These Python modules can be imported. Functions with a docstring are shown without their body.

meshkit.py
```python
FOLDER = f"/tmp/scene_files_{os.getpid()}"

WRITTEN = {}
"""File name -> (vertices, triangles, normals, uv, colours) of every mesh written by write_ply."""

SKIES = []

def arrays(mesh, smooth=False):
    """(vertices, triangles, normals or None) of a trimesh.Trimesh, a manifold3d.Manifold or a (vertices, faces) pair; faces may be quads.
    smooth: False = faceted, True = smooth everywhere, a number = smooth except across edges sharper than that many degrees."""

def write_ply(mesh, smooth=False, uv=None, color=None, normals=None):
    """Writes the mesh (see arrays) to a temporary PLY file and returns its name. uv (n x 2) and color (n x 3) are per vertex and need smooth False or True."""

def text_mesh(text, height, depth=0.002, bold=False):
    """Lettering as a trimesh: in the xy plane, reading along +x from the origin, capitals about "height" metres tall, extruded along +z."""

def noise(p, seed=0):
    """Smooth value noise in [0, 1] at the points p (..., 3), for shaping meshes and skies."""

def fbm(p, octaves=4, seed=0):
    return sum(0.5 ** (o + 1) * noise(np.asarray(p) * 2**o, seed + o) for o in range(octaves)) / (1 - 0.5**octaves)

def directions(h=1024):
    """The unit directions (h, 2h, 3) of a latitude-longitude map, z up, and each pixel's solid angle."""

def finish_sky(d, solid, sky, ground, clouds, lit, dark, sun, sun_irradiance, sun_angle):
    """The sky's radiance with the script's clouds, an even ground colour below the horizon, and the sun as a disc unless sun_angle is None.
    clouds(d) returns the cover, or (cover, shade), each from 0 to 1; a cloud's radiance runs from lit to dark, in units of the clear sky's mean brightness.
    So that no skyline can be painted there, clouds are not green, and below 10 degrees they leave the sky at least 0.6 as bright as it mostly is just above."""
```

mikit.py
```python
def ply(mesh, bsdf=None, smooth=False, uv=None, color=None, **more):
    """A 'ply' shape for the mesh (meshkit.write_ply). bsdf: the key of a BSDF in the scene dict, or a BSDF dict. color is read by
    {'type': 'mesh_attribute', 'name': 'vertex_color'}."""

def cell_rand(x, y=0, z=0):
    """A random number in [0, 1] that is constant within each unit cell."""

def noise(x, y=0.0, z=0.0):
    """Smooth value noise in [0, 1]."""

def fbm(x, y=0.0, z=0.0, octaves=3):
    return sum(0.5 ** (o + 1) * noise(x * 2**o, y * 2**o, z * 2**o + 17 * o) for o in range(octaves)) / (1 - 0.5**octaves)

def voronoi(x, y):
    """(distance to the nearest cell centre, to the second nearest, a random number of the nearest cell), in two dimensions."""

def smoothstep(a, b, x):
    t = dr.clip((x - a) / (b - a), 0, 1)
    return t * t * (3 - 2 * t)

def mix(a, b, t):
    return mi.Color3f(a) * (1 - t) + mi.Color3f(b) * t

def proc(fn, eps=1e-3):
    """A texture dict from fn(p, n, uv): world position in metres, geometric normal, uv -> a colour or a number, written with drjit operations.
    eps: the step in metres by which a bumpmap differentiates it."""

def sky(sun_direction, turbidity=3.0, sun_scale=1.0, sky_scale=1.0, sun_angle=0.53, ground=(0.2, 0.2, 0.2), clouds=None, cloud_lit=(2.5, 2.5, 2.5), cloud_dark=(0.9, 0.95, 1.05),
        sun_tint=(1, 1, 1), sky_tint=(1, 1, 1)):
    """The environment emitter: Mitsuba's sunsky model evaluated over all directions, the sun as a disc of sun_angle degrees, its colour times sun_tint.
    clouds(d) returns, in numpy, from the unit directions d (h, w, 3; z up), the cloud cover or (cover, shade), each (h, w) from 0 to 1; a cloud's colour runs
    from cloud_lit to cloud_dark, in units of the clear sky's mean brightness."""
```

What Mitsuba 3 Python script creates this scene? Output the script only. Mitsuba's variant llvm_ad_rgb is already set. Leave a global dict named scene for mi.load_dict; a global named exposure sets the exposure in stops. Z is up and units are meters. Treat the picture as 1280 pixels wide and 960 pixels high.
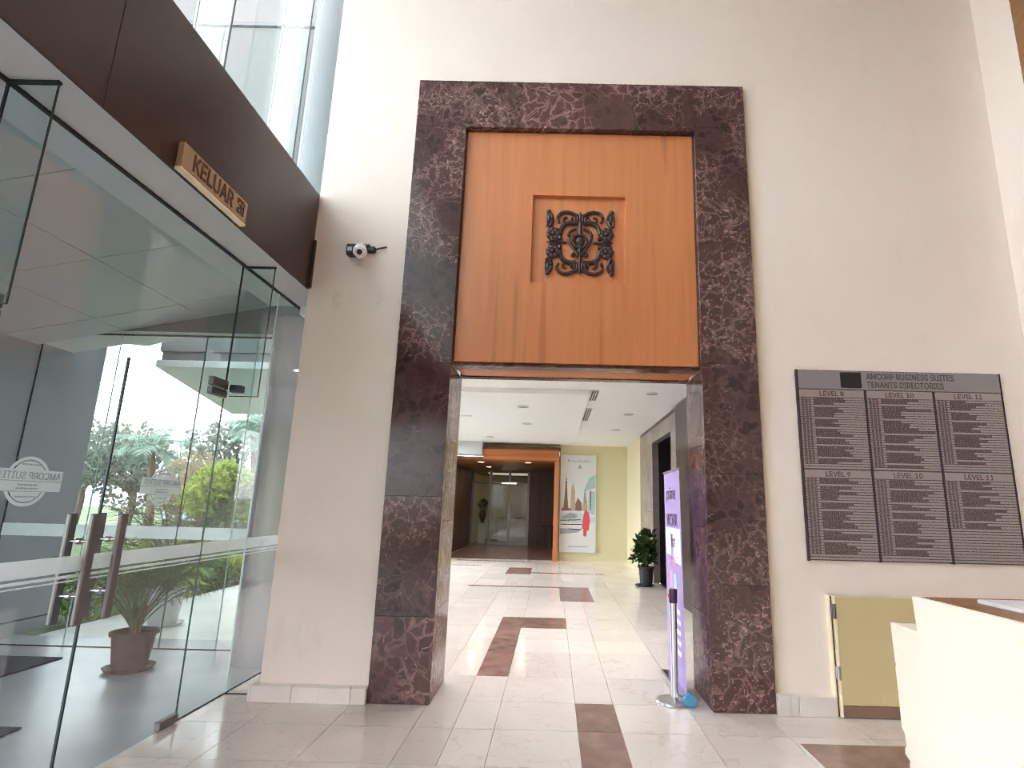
import math, random
import numpy as np, trimesh, mitsuba as mi, drjit as dr
import mikit, meshkit
from mikit import proc, noise, fbm, voronoi, smoothstep, mix, cell_rand
from shapely.geometry import Polygon, LineString, Point, box as sbox
from shapely import affinity
from shapely.ops import unary_union

T = mi.ScalarTransform4f
# ------------------------------------------------------------------ camera, sky, exposure
EYE = np.array([0.0, 0.0, 1.6])
FOCAL, PITCH, YAW, ROLL = 705.84, 0.2137, -0.0054, 0.0247
_fw = np.array([math.sin(YAW) * math.cos(PITCH), math.cos(YAW) * math.cos(PITCH), math.sin(PITCH)])
_rt = np.array([math.cos(YAW), -math.sin(YAW), 0.0])
_up0 = np.cross(_rt, _fw)
_up = -_rt * math.sin(ROLL) + _up0 * math.cos(ROLL)
scene = {'type': 'scene'}
labels = {}
scene['camera'] = {'type': 'perspective', 'fov': math.degrees(2 * math.atan(640 / FOCAL)), 'fov_axis': 'x',
                   'principal_point_offset_x': -(691.12 - 640) / 1280, 'near_clip': 0.05, 'far_clip': 400,
                   'to_world': T().look_at(origin=EYE.tolist(), target=(EYE + _fw).tolist(), up=_up.tolist())}
exposure = 3.02
scene['sky'] = mikit.sky((-0.6, -0.25, 0.75), turbidity=4.0, sun_scale=0.0, sky_scale=4.0, ground=(0.3, 0.3, 0.28),
                         clouds=lambda d: (np.ones(d.shape[:2]), 0.25 * meshkit.fbm(d * 3.0, 3)),
                         cloud_lit=(2.15, 2.2, 2.3), cloud_dark=(1.2, 1.24, 1.34))

# ------------------------------------------------------------------ materials
def pri(color, rough=0.5, **k):
    c = color if isinstance(color, dict) else {'type': 'rgb', 'value': list(color)}
    return {'type': 'principled', 'base_color': c, 'roughness': rough, **k}

def mat(name, d):
    if d['type'] in ('principled', 'roughplastic', 'diffuse', 'roughconductor'):
        d = {'type': 'twosided', 'bsdf': d}
    scene['bsdf_' + name] = d

def marble(shift, tone):
    def fn(p, n, uv):
        u, v = p.x + p.y * 0.93 + shift, p.z + p.y * 0.71 + shift * 1.7
        wu = u + 0.30 * (fbm(u * 4, v * 4, shift, 3) - 0.5) + 0.05 * (fbm(u * 22, v * 22, shift, 2) - 0.5)
        wv = v + 0.30 * (fbm(u * 4 + 9, v * 4 + 4, shift, 3) - 0.5) + 0.05 * (fbm(u * 22 + 5, v * 22, shift + 3, 2) - 0.5)
        d1, d2, w = voronoi(wu * 8.5, wv * 8.5)
        e1, e2, w2 = voronoi(wu * 21 + 3, wv * 21)
        big = smoothstep(0.36, 0.66, fbm(u * 1.9, v * 1.9, shift + 5, 3))
        fine = fbm(u * 34, v * 34, shift + 2, 3)
        inside = smoothstep(0.06, 0.24, d2 - d1 + 0.55 * (fine - 0.5) + 0.20 * (w - 0.5))
        inside2 = smoothstep(0.05, 0.40, e2 - e1 + 0.4 * (fine - 0.5))
        frag = mix((0.022, 0.010, 0.010), (0.070, 0.036, 0.033), dr.clip(w * 0.7 + 0.6 * (fine - 0.35), 0, 1))
        matrix = mix((0.060, 0.032, 0.030), (0.200, 0.128, 0.114), dr.clip(big * (0.25 + 0.85 * fine) + 0.25 * (fine - 0.5), 0, 1))
        matrix = mix(matrix, frag, inside2 * 0.5 * (1 - 0.5 * big))
        c = mix(matrix, frag, inside * (1 - 0.30 * big * (1 - w)))
        seam = 1 - smoothstep(0.0, 0.03, d2 - d1)
        c = mix(c, mi.Color3f(0.28, 0.19, 0.168), seam * smoothstep(0.55, 0.72, fbm(u * 7, v * 7, shift + 4, 3)) * (0.15 + 0.45 * big))
        line = dr.abs(fbm(wu * 5 + 20, wv * 5, shift, 4) - 0.5)
        c = mix(c, mi.Color3f(0.42, 0.31, 0.27), (1 - smoothstep(0.0, 0.006, line)) * smoothstep(0.52, 0.66, fbm(u * 3 + 3, v * 3, shift, 2)) * 0.7)
        c = mix(c, mi.Color3f(0.40, 0.30, 0.26), smoothstep(0.70, 0.78, fbm(u * 55, v * 55, shift, 2)) * big * 0.5)
        return c * mi.Color3f(1.08, 0.95, 0.97) * tone
    return fn

for i, (sh, tn) in enumerate([(0.0, 1.25), (3.7, 1.6), (8.1, 1.15)]):
    mat(f'dark_marble_{i}', pri(proc(marble(sh, tn)), 0.12, specular=0.35, clearcoat=0.1, clearcoat_gloss=0.97))

def cream_tile(shift, tone):
    def fn(p, n, uv):
        u, v = p.x + shift, p.y + shift * 2
        f = fbm(u * 2.2, v * 2.2, p.z * 2 + shift, 4)
        g = dr.abs(fbm(u * 4 + 7, v * 4, shift, 4) - 0.5)
        c = mix((0.60, 0.535, 0.495), (0.70, 0.645, 0.61), f)
        c = mix(c, mi.Color3f(0.42, 0.34, 0.29), (1 - smoothstep(0.0, 0.02, g)) * 0.3)
        return c * tone
    return fn

for i, (sh, tn) in enumerate([(0.0, 1.0), (5.3, 0.95), (11.9, 1.04)]):
    mat(f'cream_tile_{i}', pri(proc(cream_tile(sh, tn)), 0.13, specular=0.5))
for i, (sh, tn) in enumerate([(1.0, 1.6), (6.0, 1.9)]):
    mat(f'brown_tile_{i}', pri(proc(lambda p, n, uv, sh=sh, tn=tn: mix((0.09, 0.05, 0.042), (0.17, 0.105, 0.09), fbm(p.x * 9 + sh, p.y * 9, 0, 4)) * tn), 0.14, specular=0.5))
mat('grout', pri((0.22, 0.18, 0.16), 0.7))

def wall_paint(base):
    def fn(p, n, uv):
        f = fbm(p.x * 0.9 + p.y * 0.9, p.z * 0.9, 3, 3)
        s = smoothstep(0.62, 0.80, fbm(p.x * 7, p.z * 2.2, p.y * 3, 4))
        low = 1 - smoothstep(0.1, 0.9, p.z)
        c = mi.Color3f(base) * (0.96 + 0.07 * f)
        c = mix(c, mi.Color3f(0.45, 0.36, 0.24), s * (0.05 + 0.22 * low))
        sc = (1 - smoothstep(0.0, 0.05, dr.abs(p.x + 2.106 + 0.05 * (noise(p.z * 40) - 0.5)))) * (1 - smoothstep(0.02, 0.12, dr.abs(p.z - 3.47))) + (1 - smoothstep(0.0, 0.04, dr.abs(p.x + 1.70))) * (1 - smoothstep(0.02, 0.12, dr.abs(p.z - 3.48))) * 0.5
        c = c * (1 - 0.28 * sc * noise(p.x * 60, p.z * 25))
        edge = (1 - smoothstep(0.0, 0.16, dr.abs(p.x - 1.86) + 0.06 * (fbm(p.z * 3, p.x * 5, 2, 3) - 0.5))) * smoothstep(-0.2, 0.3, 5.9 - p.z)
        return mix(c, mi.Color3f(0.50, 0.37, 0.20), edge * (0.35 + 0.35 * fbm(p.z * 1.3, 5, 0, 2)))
    return fn

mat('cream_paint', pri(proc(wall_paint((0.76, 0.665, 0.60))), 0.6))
mat('yellow_paint', pri((0.72, 0.67, 0.46), 0.6))
mat('white_paint', pri((0.82, 0.83, 0.83), 0.6))
mat('soft_white', pri((0.74, 0.74, 0.73), 0.6))
mat('light_grey', pri((0.55, 0.56, 0.57), 0.5))
mat('panel_grey', pri((0.46, 0.47, 0.49), 0.25, specular=0.5))
mat('soffit_grey', pri((0.50, 0.50, 0.52), 0.32, specular=0.5))
mat('clad_grey', pri((0.30, 0.315, 0.35), 0.30, specular=0.5))
mat('dark_fascia', pri((0.10, 0.105, 0.12), 0.45))
mat('beam_brown', pri(proc(lambda p, n, uv: mi.Color3f(0.040, 0.021, 0.019) * (0.85 + 0.35 * fbm(p.y * 1.4, p.z * 2, 4, 3))), 0.32, specular=0.5))

def wood(base, dark, along, scale=1.0):
    def fn(p, n, uv):
        a, b = (p.x + p.y * 0.4, p.z) if along == 'z' else (p.z + p.y * 0.4, p.x)
        g = fbm(a * 26 * scale, b * 1.1 * scale, 2, 4)
        h = fbm(a * 3.0 * scale, b * 0.5, 9, 3)
        s = smoothstep(0.60, 0.72, fbm(a * 11, b * 0.35, 31, 3))
        c = mix(base, dark, dr.clip(0.75 * (g - 0.25) + 0.55 * (h - 0.3), 0, 1))
        return mix(c, mi.Color3f(dark) * 0.7, s * 0.45)
    return fn

mat('orange_wood', pri(proc(wood((0.56, 0.20, 0.072), (0.44, 0.135, 0.042), 'z')), 0.34, specular=0.5, clearcoat=1.0, clearcoat_gloss=0.75))
mat('orange_wood_plain', pri(proc(wood((0.56, 0.185, 0.062), (0.44, 0.125, 0.036), 'x')), 0.4, specular=0.5))
mat('dark_wood', pri(proc(wood((0.13, 0.062, 0.030), (0.065, 0.030, 0.016), 'z')), 0.4))
mat('brown_wood', pri(proc(wood((0.30, 0.145, 0.06), (0.19, 0.08, 0.032), 'x')), 0.4))
mat('iron', pri(proc(lambda p, n, uv: mix((0.022, 0.013, 0.016), (0.075, 0.042, 0.042), fbm(p.x * 30, p.y * 30, p.z * 30, 3))), 0.42, metallic=0.35))
mat('black', pri((0.012, 0.010, 0.012), 0.4))
mat('black_joint', pri((0.012, 0.014, 0.018), 0.6))
mat('steel', pri((0.62, 0.62, 0.64), 0.22, metallic=1.0))
mat('dull_steel', pri((0.22, 0.20, 0.20), 0.36, metallic=0.9))
mat('patch_steel', pri((0.12, 0.11, 0.13), 0.35, metallic=0.8))
mat('glass_rim', pri((0.50, 0.64, 0.62), 0.2, specular=0.6))
mat('dark_rim', pri((0.02, 0.045, 0.048), 0.3))
mat('white_plastic', pri((0.80, 0.78, 0.76), 0.35))
mat('sign_gold', pri((0.40, 0.27, 0.15), 0.42))
mat('sign_cream', pri((0.85, 0.74, 0.55), 0.4))
mat('sign_text', pri((0.085, 0.030, 0.020), 0.5))
mat('board_silver', pri((0.25, 0.225, 0.235), 0.4, metallic=0.25))
mat('board_strip', pri((0.30, 0.245, 0.235), 0.4, metallic=0.15))
mat('board_text', pri((0.10, 0.060, 0.062), 0.6))
mat('board_dark', pri((0.034, 0.020, 0.024), 0.5))
mat('board_back', pri((0.085, 0.062, 0.062), 0.5))
mat('ochre_paint', pri((0.56, 0.45, 0.245), 0.5))
mat('base_brown', pri((0.20, 0.115, 0.085), 0.5))
mat('counter_cream', pri((0.84, 0.77, 0.655), 0.45))
mat('slab_grey', pri((0.66, 0.64, 0.68), 0.25))
mat('terracotta', pri(proc(lambda p, n, uv: mix((0.085, 0.036, 0.032), (0.055, 0.024, 0.022), fbm(p.x * 14, p.y * 14, p.z * 14, 3))), 0.7))
mat('pale_pot', pri((0.44, 0.45, 0.44), 0.7))
mat('black_pot', pri((0.025, 0.025, 0.028), 0.35))
mat('soil', pri((0.035, 0.024, 0.017), 0.95))
mat('bark', pri((0.16, 0.12, 0.09), 0.9))
mat('palm_stem', pri((0.15, 0.10, 0.06), 0.8))
mat('mat_dark', pri(proc(lambda p, n, uv: mix((0.05, 0.055, 0.065), (0.085, 0.09, 0.10), noise(p.x * 90, p.y * 90))), 0.95))
mat('porch_floor', pri(proc(lambda p, n, uv: mix((0.27, 0.29, 0.31), (0.36, 0.38, 0.40), fbm(p.x * 1.7, p.y * 1.7, 0, 4))), 0.3, specular=0.5))
mat('paving', pri(proc(lambda p, n, uv: mix((0.50, 0.50, 0.49), (0.62, 0.62, 0.60), fbm(p.x * 2, p.y * 2, 0, 3))), 0.25, specular=0.5))
mat('lawn', pri(proc(lambda p, n, uv: mix((0.06, 0.08, 0.045), (0.10, 0.125, 0.065), fbm(p.x * 2, p.y * 2, 0, 4))), 0.95))
mat('granite', pri(proc(lambda p, n, uv: mix((0.18, 0.145, 0.135), (0.30, 0.25, 0.235), fbm(p.y * 3, p.z * 3, 0, 4))), 0.22, specular=0.5))
mat('granite_dark', pri((0.022, 0.016, 0.017), 0.25))
mat('concrete', pri((0.10, 0.115, 0.11), 0.8))
mat('concrete_light', pri((0.50, 0.54, 0.53), 0.8))
mat('wing_grey', pri((0.075, 0.085, 0.082), 0.4))
mat('column_grey', pri((0.19, 0.20, 0.235), 0.35))
mat('column_paint', pri((0.15, 0.18, 0.185), 0.5))
mat('wing_light', pri((0.16, 0.15, 0.15), 0.7))
mat('hoarding_blue', pri((0.42, 0.55, 0.72), 0.7))
mat('banner_purple', {'type': 'principledthin', 'base_color': {'type': 'rgb', 'value': [0.50, 0.39, 0.70]}, 'roughness': 0.6, 'diff_trans': 0.3})
mat('banner_text', pri((0.09, 0.045, 0.14), 0.6))
mat('banner_white', pri((0.80, 0.80, 0.86), 0.5))
mat('banner_pink', pri((0.72, 0.30, 0.55), 0.6))
mat('banner_cyan', pri((0.35, 0.62, 0.80), 0.6))
mat('banner_side', pri((0.18, 0.11, 0.20), 0.5))
mat('blue_cap', pri((0.06, 0.26, 0.46), 0.5))
mat('belt_purple', pri((0.045, 0.015, 0.055), 0.35))
mat('red_button', pri((0.60, 0.03, 0.10), 0.4))
mat('canvas', pri((0.74, 0.76, 0.79), 0.6))
for nm, c in dict(ink_grey=(0.36, 0.38, 0.42), ink_dark=(0.07, 0.08, 0.11), ink_sand=(0.56, 0.40, 0.28), ink_brown=(0.27, 0.15, 0.12),
                  ink_red=(0.72, 0.10, 0.13), ink_teal=(0.42, 0.58, 0.60), ink_pale=(0.60, 0.66, 0.72), ink_slate=(0.30, 0.34, 0.40)).items():
    mat(nm, pri(c, 0.7))

def leafmat(name, a, b, tr=0.5):
    scene['bsdf_' + name] = {'type': 'principledthin', 'base_color': proc(lambda p, n, uv, a=a, b=b: mix(a, b, noise(p.x * 6, p.y * 6, p.z * 6))), 'roughness': 0.5, 'diff_trans': tr}

leafmat('leaf_palm', (0.083, 0.127, 0.066), (0.143, 0.187, 0.099), 0.6)
leafmat('leaf_bright', (0.275, 0.362, 0.088), (0.375, 0.425, 0.125), 0.8)
leafmat('leaf_mid', (0.132, 0.216, 0.090), (0.216, 0.324, 0.120), 0.8)
leafmat('leaf_tree', (0.150, 0.181, 0.150), (0.237, 0.269, 0.219), 0.8)
leafmat('leaf_pale', (0.250, 0.350, 0.300), (0.350, 0.450, 0.375), 0.8)
leafmat('leaf_rust', (0.288, 0.240, 0.156), (0.384, 0.336, 0.216), 0.8)
leafmat('leaf_house', (0.022, 0.045, 0.016), (0.05, 0.085, 0.028), 0.3)
scene['bsdf_pane_glass'] = {'type': 'thindielectric', 'int_ior': 1.5, 'specular_transmittance': {'type': 'rgb', 'value': [0.88, 0.93, 0.935]}}
scene['bsdf_fin_glass'] = {'type': 'thindielectric', 'int_ior': 1.5, 'specular_transmittance': {'type': 'rgb', 'value': [0.76, 0.87, 0.86]}}
scene['bsdf_frost'] = {'type': 'blendbsdf', 'weight': 0.78, 'first': {'type': 'thindielectric', 'int_ior': 1.5},
                  'second': {'type': 'principledthin', 'base_color': {'type': 'rgb', 'value': [0.90, 0.95, 0.97]}, 'roughness': 0.5, 'diff_trans': 1.0}}
scene['bsdf_sticker_film'] = {'type': 'blendbsdf', 'weight': 0.72, 'first': {'type': 'thindielectric', 'int_ior': 1.5},
                         'second': {'type': 'principledthin', 'base_color': {'type': 'rgb', 'value': [0.88, 0.93, 0.93]}, 'roughness': 0.5, 'diff_trans': 0.9}}
mat('sticker_ink', pri((0.30, 0.36, 0.38), 0.6))

# ------------------------------------------------------------------ mesh helpers
def box(x0, x1, y0, y1, z0, z1):
    m = trimesh.creation.box((x1 - x0, y1 - y0, z1 - z0))
    m.apply_translation(((x0 + x1) / 2, (y0 + y1) / 2, (z0 + z1) / 2))
    return m

def bevel(x0, x1, y0, y1, z0, z1, b=0.003):
    pts = []
    for x, sx in ((x0, 1), (x1, -1)):
        for y, sy in ((y0, 1), (y1, -1)):
            for z, sz in ((z0, 1), (z1, -1)):
                pts += [(x, y + sy * b, z + sz * b), (x + sx * b, y, z + sz * b), (x + sx * b, y + sy * b, z)]
    return trimesh.convex.convex_hull(np.array(pts))

def cat(*ms):
    out = []
    for m in ms:
        out += list(m) if isinstance(m, (list, tuple)) else [m]
    return trimesh.util.concatenate(out)

def tube(pts, r, sides=8):
    p = np.asarray(pts, float)
    r = np.broadcast_to(np.asarray(r, float), (len(p),))
    t = np.gradient(p, axis=0)
    t /= np.linalg.norm(t, axis=1, keepdims=True) + 1e-12
    ref = np.array([0, 0, 1.0]) if abs(t[:, 2]).mean() < 0.9 else np.array([1.0, 0, 0])
    a = np.cross(t, ref); a /= np.linalg.norm(a, axis=1, keepdims=True) + 1e-12
    b = np.cross(t, a)
    ang = np.arange(sides) * 2 * np.pi / sides
    v = (p[:, None] + r[:, None, None] * (np.cos(ang)[None, :, None] * a[:, None] + np.sin(ang)[None, :, None] * b[:, None])).reshape(-1, 3)
    f = []
    for i in range(len(p) - 1):
        for j in range(sides):
            k = (j + 1) % sides
            f += [[i * sides + j, i * sides + k, (i + 1) * sides + k], [i * sides + j, (i + 1) * sides + k, (i + 1) * sides + j]]
    n0 = len(v)
    v = np.vstack([v, p[0], p[-1]])
    for j in range(sides):
        k = (j + 1) % sides
        f += [[n0, k, j], [n0 + 1, (len(p) - 1) * sides + j, (len(p) - 1) * sides + k]]
    m = trimesh.Trimesh(v, np.array(f), process=False)
    m.fix_normals()
    return m

def lathe(profile, at=(0, 0, 0), n=32):
    m = trimesh.creation.revolve(np.asarray(profile, float), sections=n)
    m.apply_translation(at)
    return m

def cyl(p0, p1, r, n=20):
    return trimesh.creation.cylinder(radius=r, segment=[p0, p1], sections=n)

def ball(c, r, s=(1, 1, 1), sub=2):
    m = trimesh.creation.icosphere(sub, r)
    m.apply_scale(s)
    m.apply_translation(c)
    return m

def ext(poly, d):
    polys = getattr(poly, 'geoms', [poly])
    return cat([trimesh.creation.extrude_polygon(g, d, engine='earcut') for g in polys])

def front(mesh, x, y, z):
    """a flat outline drawn in xy (extruded along +z) stood up: x stays, y becomes z, the extrusion comes out towards -y"""
    m = mesh.copy()
    v = m.vertices
    m.vertices = np.c_[v[:, 0] + x, y - v[:, 2], v[:, 1] + z]
    return m

def facing_x(mesh, x, y, z, mirror=1):
    """the same on a plane facing +x, reading along +y (or, mirrored, along -y facing -x)"""
    m = mesh.copy()
    v = m.vertices
    m.vertices = np.c_[x + mirror * v[:, 2], y + mirror * v[:, 0], z + v[:, 1]]
    return m

_used = {}
def key_for(k):
    n = _used.get(k, -1) + 1
    _used[k] = n
    return k if n == 0 else f'{k}_{n:03d}'

def add(key, mesh, material, label=None, category=None, group=None, kind=None, smooth=False, parent=None):
    k = key_for(f'{parent}__{key}' if parent else key)
    scene[k] = mikit.ply(mesh, 'bsdf_' + material, smooth=smooth)
    note(k, label, category, group, kind)
    return k

def note(k, label=None, category=None, group=None, kind=None):
    e = {a: b for a, b in dict(label=label, category=category, group=group, kind=kind).items() if b}
    if e:
        labels[k] = e

def thing(key, label, category, group=None, kind=None):
    k = key_for(key)
    note(k, label, category, group, kind)
    return k

def rect(verts):
    return trimesh.Trimesh(np.array(verts, float), [[0, 1, 2], [0, 2, 3]], process=False)

def pane_x(x, y0, y1, z0, z1):
    return rect([(x, y0, z0), (x, y1, z0), (x, y1, z1), (x, y0, z1)])

def pane_y(y, x0, x1, z0, z1):
    return rect([(x0, y, z0), (x1, y, z0), (x1, y, z1), (x0, y, z1)])

WALL, FACE, GLASS = 5.07, 5.03, -2.72
XL, XR, IL, IR = -1.475, 1.850, -0.968, 1.338
HIGH = 8.6

# ------------------------------------------------------------------ the setting: lobby shell
def wall_slab(top, y0, y1):
    g = unary_union([sbox(-2.38, 0, IL - 0.036, HIGH), sbox(IR + 0.036, 0, 4.36, HIGH), sbox(-2.38, top, 4.36, HIGH)])
    return front(ext(g, y1 - y0), 0, y1, 0)
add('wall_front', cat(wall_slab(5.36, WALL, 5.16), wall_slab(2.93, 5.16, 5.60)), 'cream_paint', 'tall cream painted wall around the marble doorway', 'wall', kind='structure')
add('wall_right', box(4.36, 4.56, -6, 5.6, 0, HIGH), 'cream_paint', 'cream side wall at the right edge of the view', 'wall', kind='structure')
add('wall_rear', box(-3.0, 4.56, -6.2, -6.0, 0, HIGH), 'brown_wood', 'brown wall behind the viewer', 'wall', kind='structure')
add('ceiling', box(-3.2, 4.56, -6.2, 5.6, HIGH, HIGH + 0.2), 'white_paint', 'white ceiling high above the lobby', 'ceiling', kind='structure')

# floor: a screed with its tiles
floor = add('floor', cat(box(-2.72, 4.4, -6.0, 5.62, -0.12, -0.008), box(-2.72, 2.4, 5.62, 6.8, -0.12, -0.008), box(-3.5, 2.4, 6.8, 18.0, -0.12, -0.008)), 'grout',
            'polished cream tiled floor with dark brown inlays', 'floor', kind='structure')
ys = [-6.0, -4.6, -3.2, -1.8, -0.6, 0.6, 1.7, 2.75, 3.36, 3.96, 4.565, 5.17, 5.88, 6.81, 7.45, 8.10, 8.84, 9.6, 10.36, 11.25, 12.13, 13.1, 14.18, 15.62, 16.6, 17.2, 17.9]
xs_far = [-3.5, -2.72, -2.2, -1.59, -0.985, -0.695, -0.392, 0.222, 0.540, 1.15, 1.76, 2.36]
xs_near = xs_far[1:] + [2.97, 3.58, 4.36]
dark = {(-0.695, 5.88), (-0.695, 6.81), (-0.695, 7.45), (0.222, 3.96), (0.222, 4.565), (0.222, 3.36), (0.222, 2.75),
        (-0.695, 8.10), (-0.392, 8.10)}
rng = random.Random(4)
def slab(x0, x1, y0, y1, m):
    g = 0.0022
    add('tile', box(x0 + g, x1 - g, y0 + g, y1 - g, -0.008 - 0.02, rng.uniform(-0.0004, 0.0)), m, parent=floor)
for j in range(len(ys) - 1):
    y0, y1 = ys[j], ys[j + 1]
    xs = xs_near if y1 < 5.3 else xs_far
    for i in range(len(xs) - 1):
        x0, x1 = xs[i], xs[i + 1]
        if y0 < 7.0 and x0 < -2.8: continue
        isdark = (x0, y0) in dark
        slab(x0, x1, y0, y1, f'brown_tile_{(i + j) % 2}' if isdark else f'cream_tile_{rng.randrange(3)}')
# the inlays that do not follow the grid lie flush in the floor, one slab each
def inlay(x0, x1, y0, y1, n=0):
    add('inlay', box(x0, x1, y0, y1, -0.004, 0.0012), f'brown_tile_{n}', parent=floor)
inlay(0.165, 0.755, 10.36, 12.13); inlay(-1.68, 0.165, 11.98, 12.13, 1)
inlay(-1.11, -0.51, 14.18, 15.62, 1); inlay(-0.51, 1.30, 14.42, 14.62); inlay(-2.8, -0.58, 17.25, 17.42, 1)
inlay(1.79, 2.9, 3.82, 4.45, 1); inlay(0.53, 1.6, 1.2, 1.5); inlay(-0.392, 0.185, 8.12, 8.84, 0)
inlay(-2.9, -1.9, 15.9, 16.02)

# skirting: short lengths of cream stone
for side, x0, x1, zz in (('left', -2.435, XL - 0.002, 0.125), ('right', XR + 0.002, 2.325, 0.150)):
    b = thing(f'baseboard_{side}', f'cream stone skirting at the foot of the wall {side} of the doorway', 'baseboard', kind='structure')
    cuts = [x0] + ([-2.08, -1.60] if side == 'left' else [2.02]) + [x1]
    for a, c in zip(cuts, cuts[1:]):
        add('length', bevel(a + 0.001, c - 0.001, 4.985, WALL + 0.002, 0.001, zz, 0.004), f'cream_tile_{rng.randrange(3)}', parent=b)
    if side == 'left':
        add('length', bevel(-2.435, -2.381, 5.072, 5.60, 0.001, zz, 0.004), 'cream_tile_0', parent=b)

# ------------------------------------------------------------------ marble doorway
port = thing('marble_doorway', 'tall brown marble surround framing the wood panel and passage', 'doorway')
def sl(x0, x1, y0, y1, z0, z1, m):
    add('slab', bevel(x0 + 0.0005, x1 - 0.0005, y0, y1, z0 + 0.0005, z1 - 0.0005, 0.0018), f'dark_marble_{m}', parent=port)
ZP, ZS, ZT = 5.334, 2.900, 5.870
for (z0, z1, m) in ((0.002, 0.672, 1), (0.672, 1.66, 2), (1.66, 2.86, 0), (2.86, 4.10, 2), (4.10, ZP, 0)):
    sl(XL, IL, FACE, WALL + 0.06, z0, z1, m)
for (z0, z1, m) in ((0.002, 0.985, 0), (0.985, 1.92, 2), (1.92, 2.915, 2), (2.915, 4.12, 0), (4.12, ZP + 0.05, 2)):
    sl(IR, XR, FACE, WALL + 0.06, z0, z1, m)
for (x0, x1, m) in ((XL, -0.42, 0), (-0.42, 0.72, 1), (0.72, IR, 0)):
    sl(x0, x1, FACE, WALL + 0.06, ZP, ZT, m)
sl(IR, XR, FACE, WALL + 0.06, ZP + 0.05, ZT, 2)
# jamb linings
for (z0, z1, m) in ((0.002, 0.72, 2), (0.72, 1.45, 0), (1.45, 2.18, 1), (2.18, 2.868, 2)):
    add('jamb_slab', bevel(IL - 0.034, IL, WALL + 0.062, 5.67, z0 + 0.001, z1 - 0.001, 0.003), f'dark_marble_{m}', parent=port)
    add('jamb_slab', bevel(IR, IR + 0.034, WALL + 0.062, 5.67, z0 + 0.001, z1 - 0.001, 0.003), f'dark_marble_{(m + 1) % 3}', parent=port)
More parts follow.
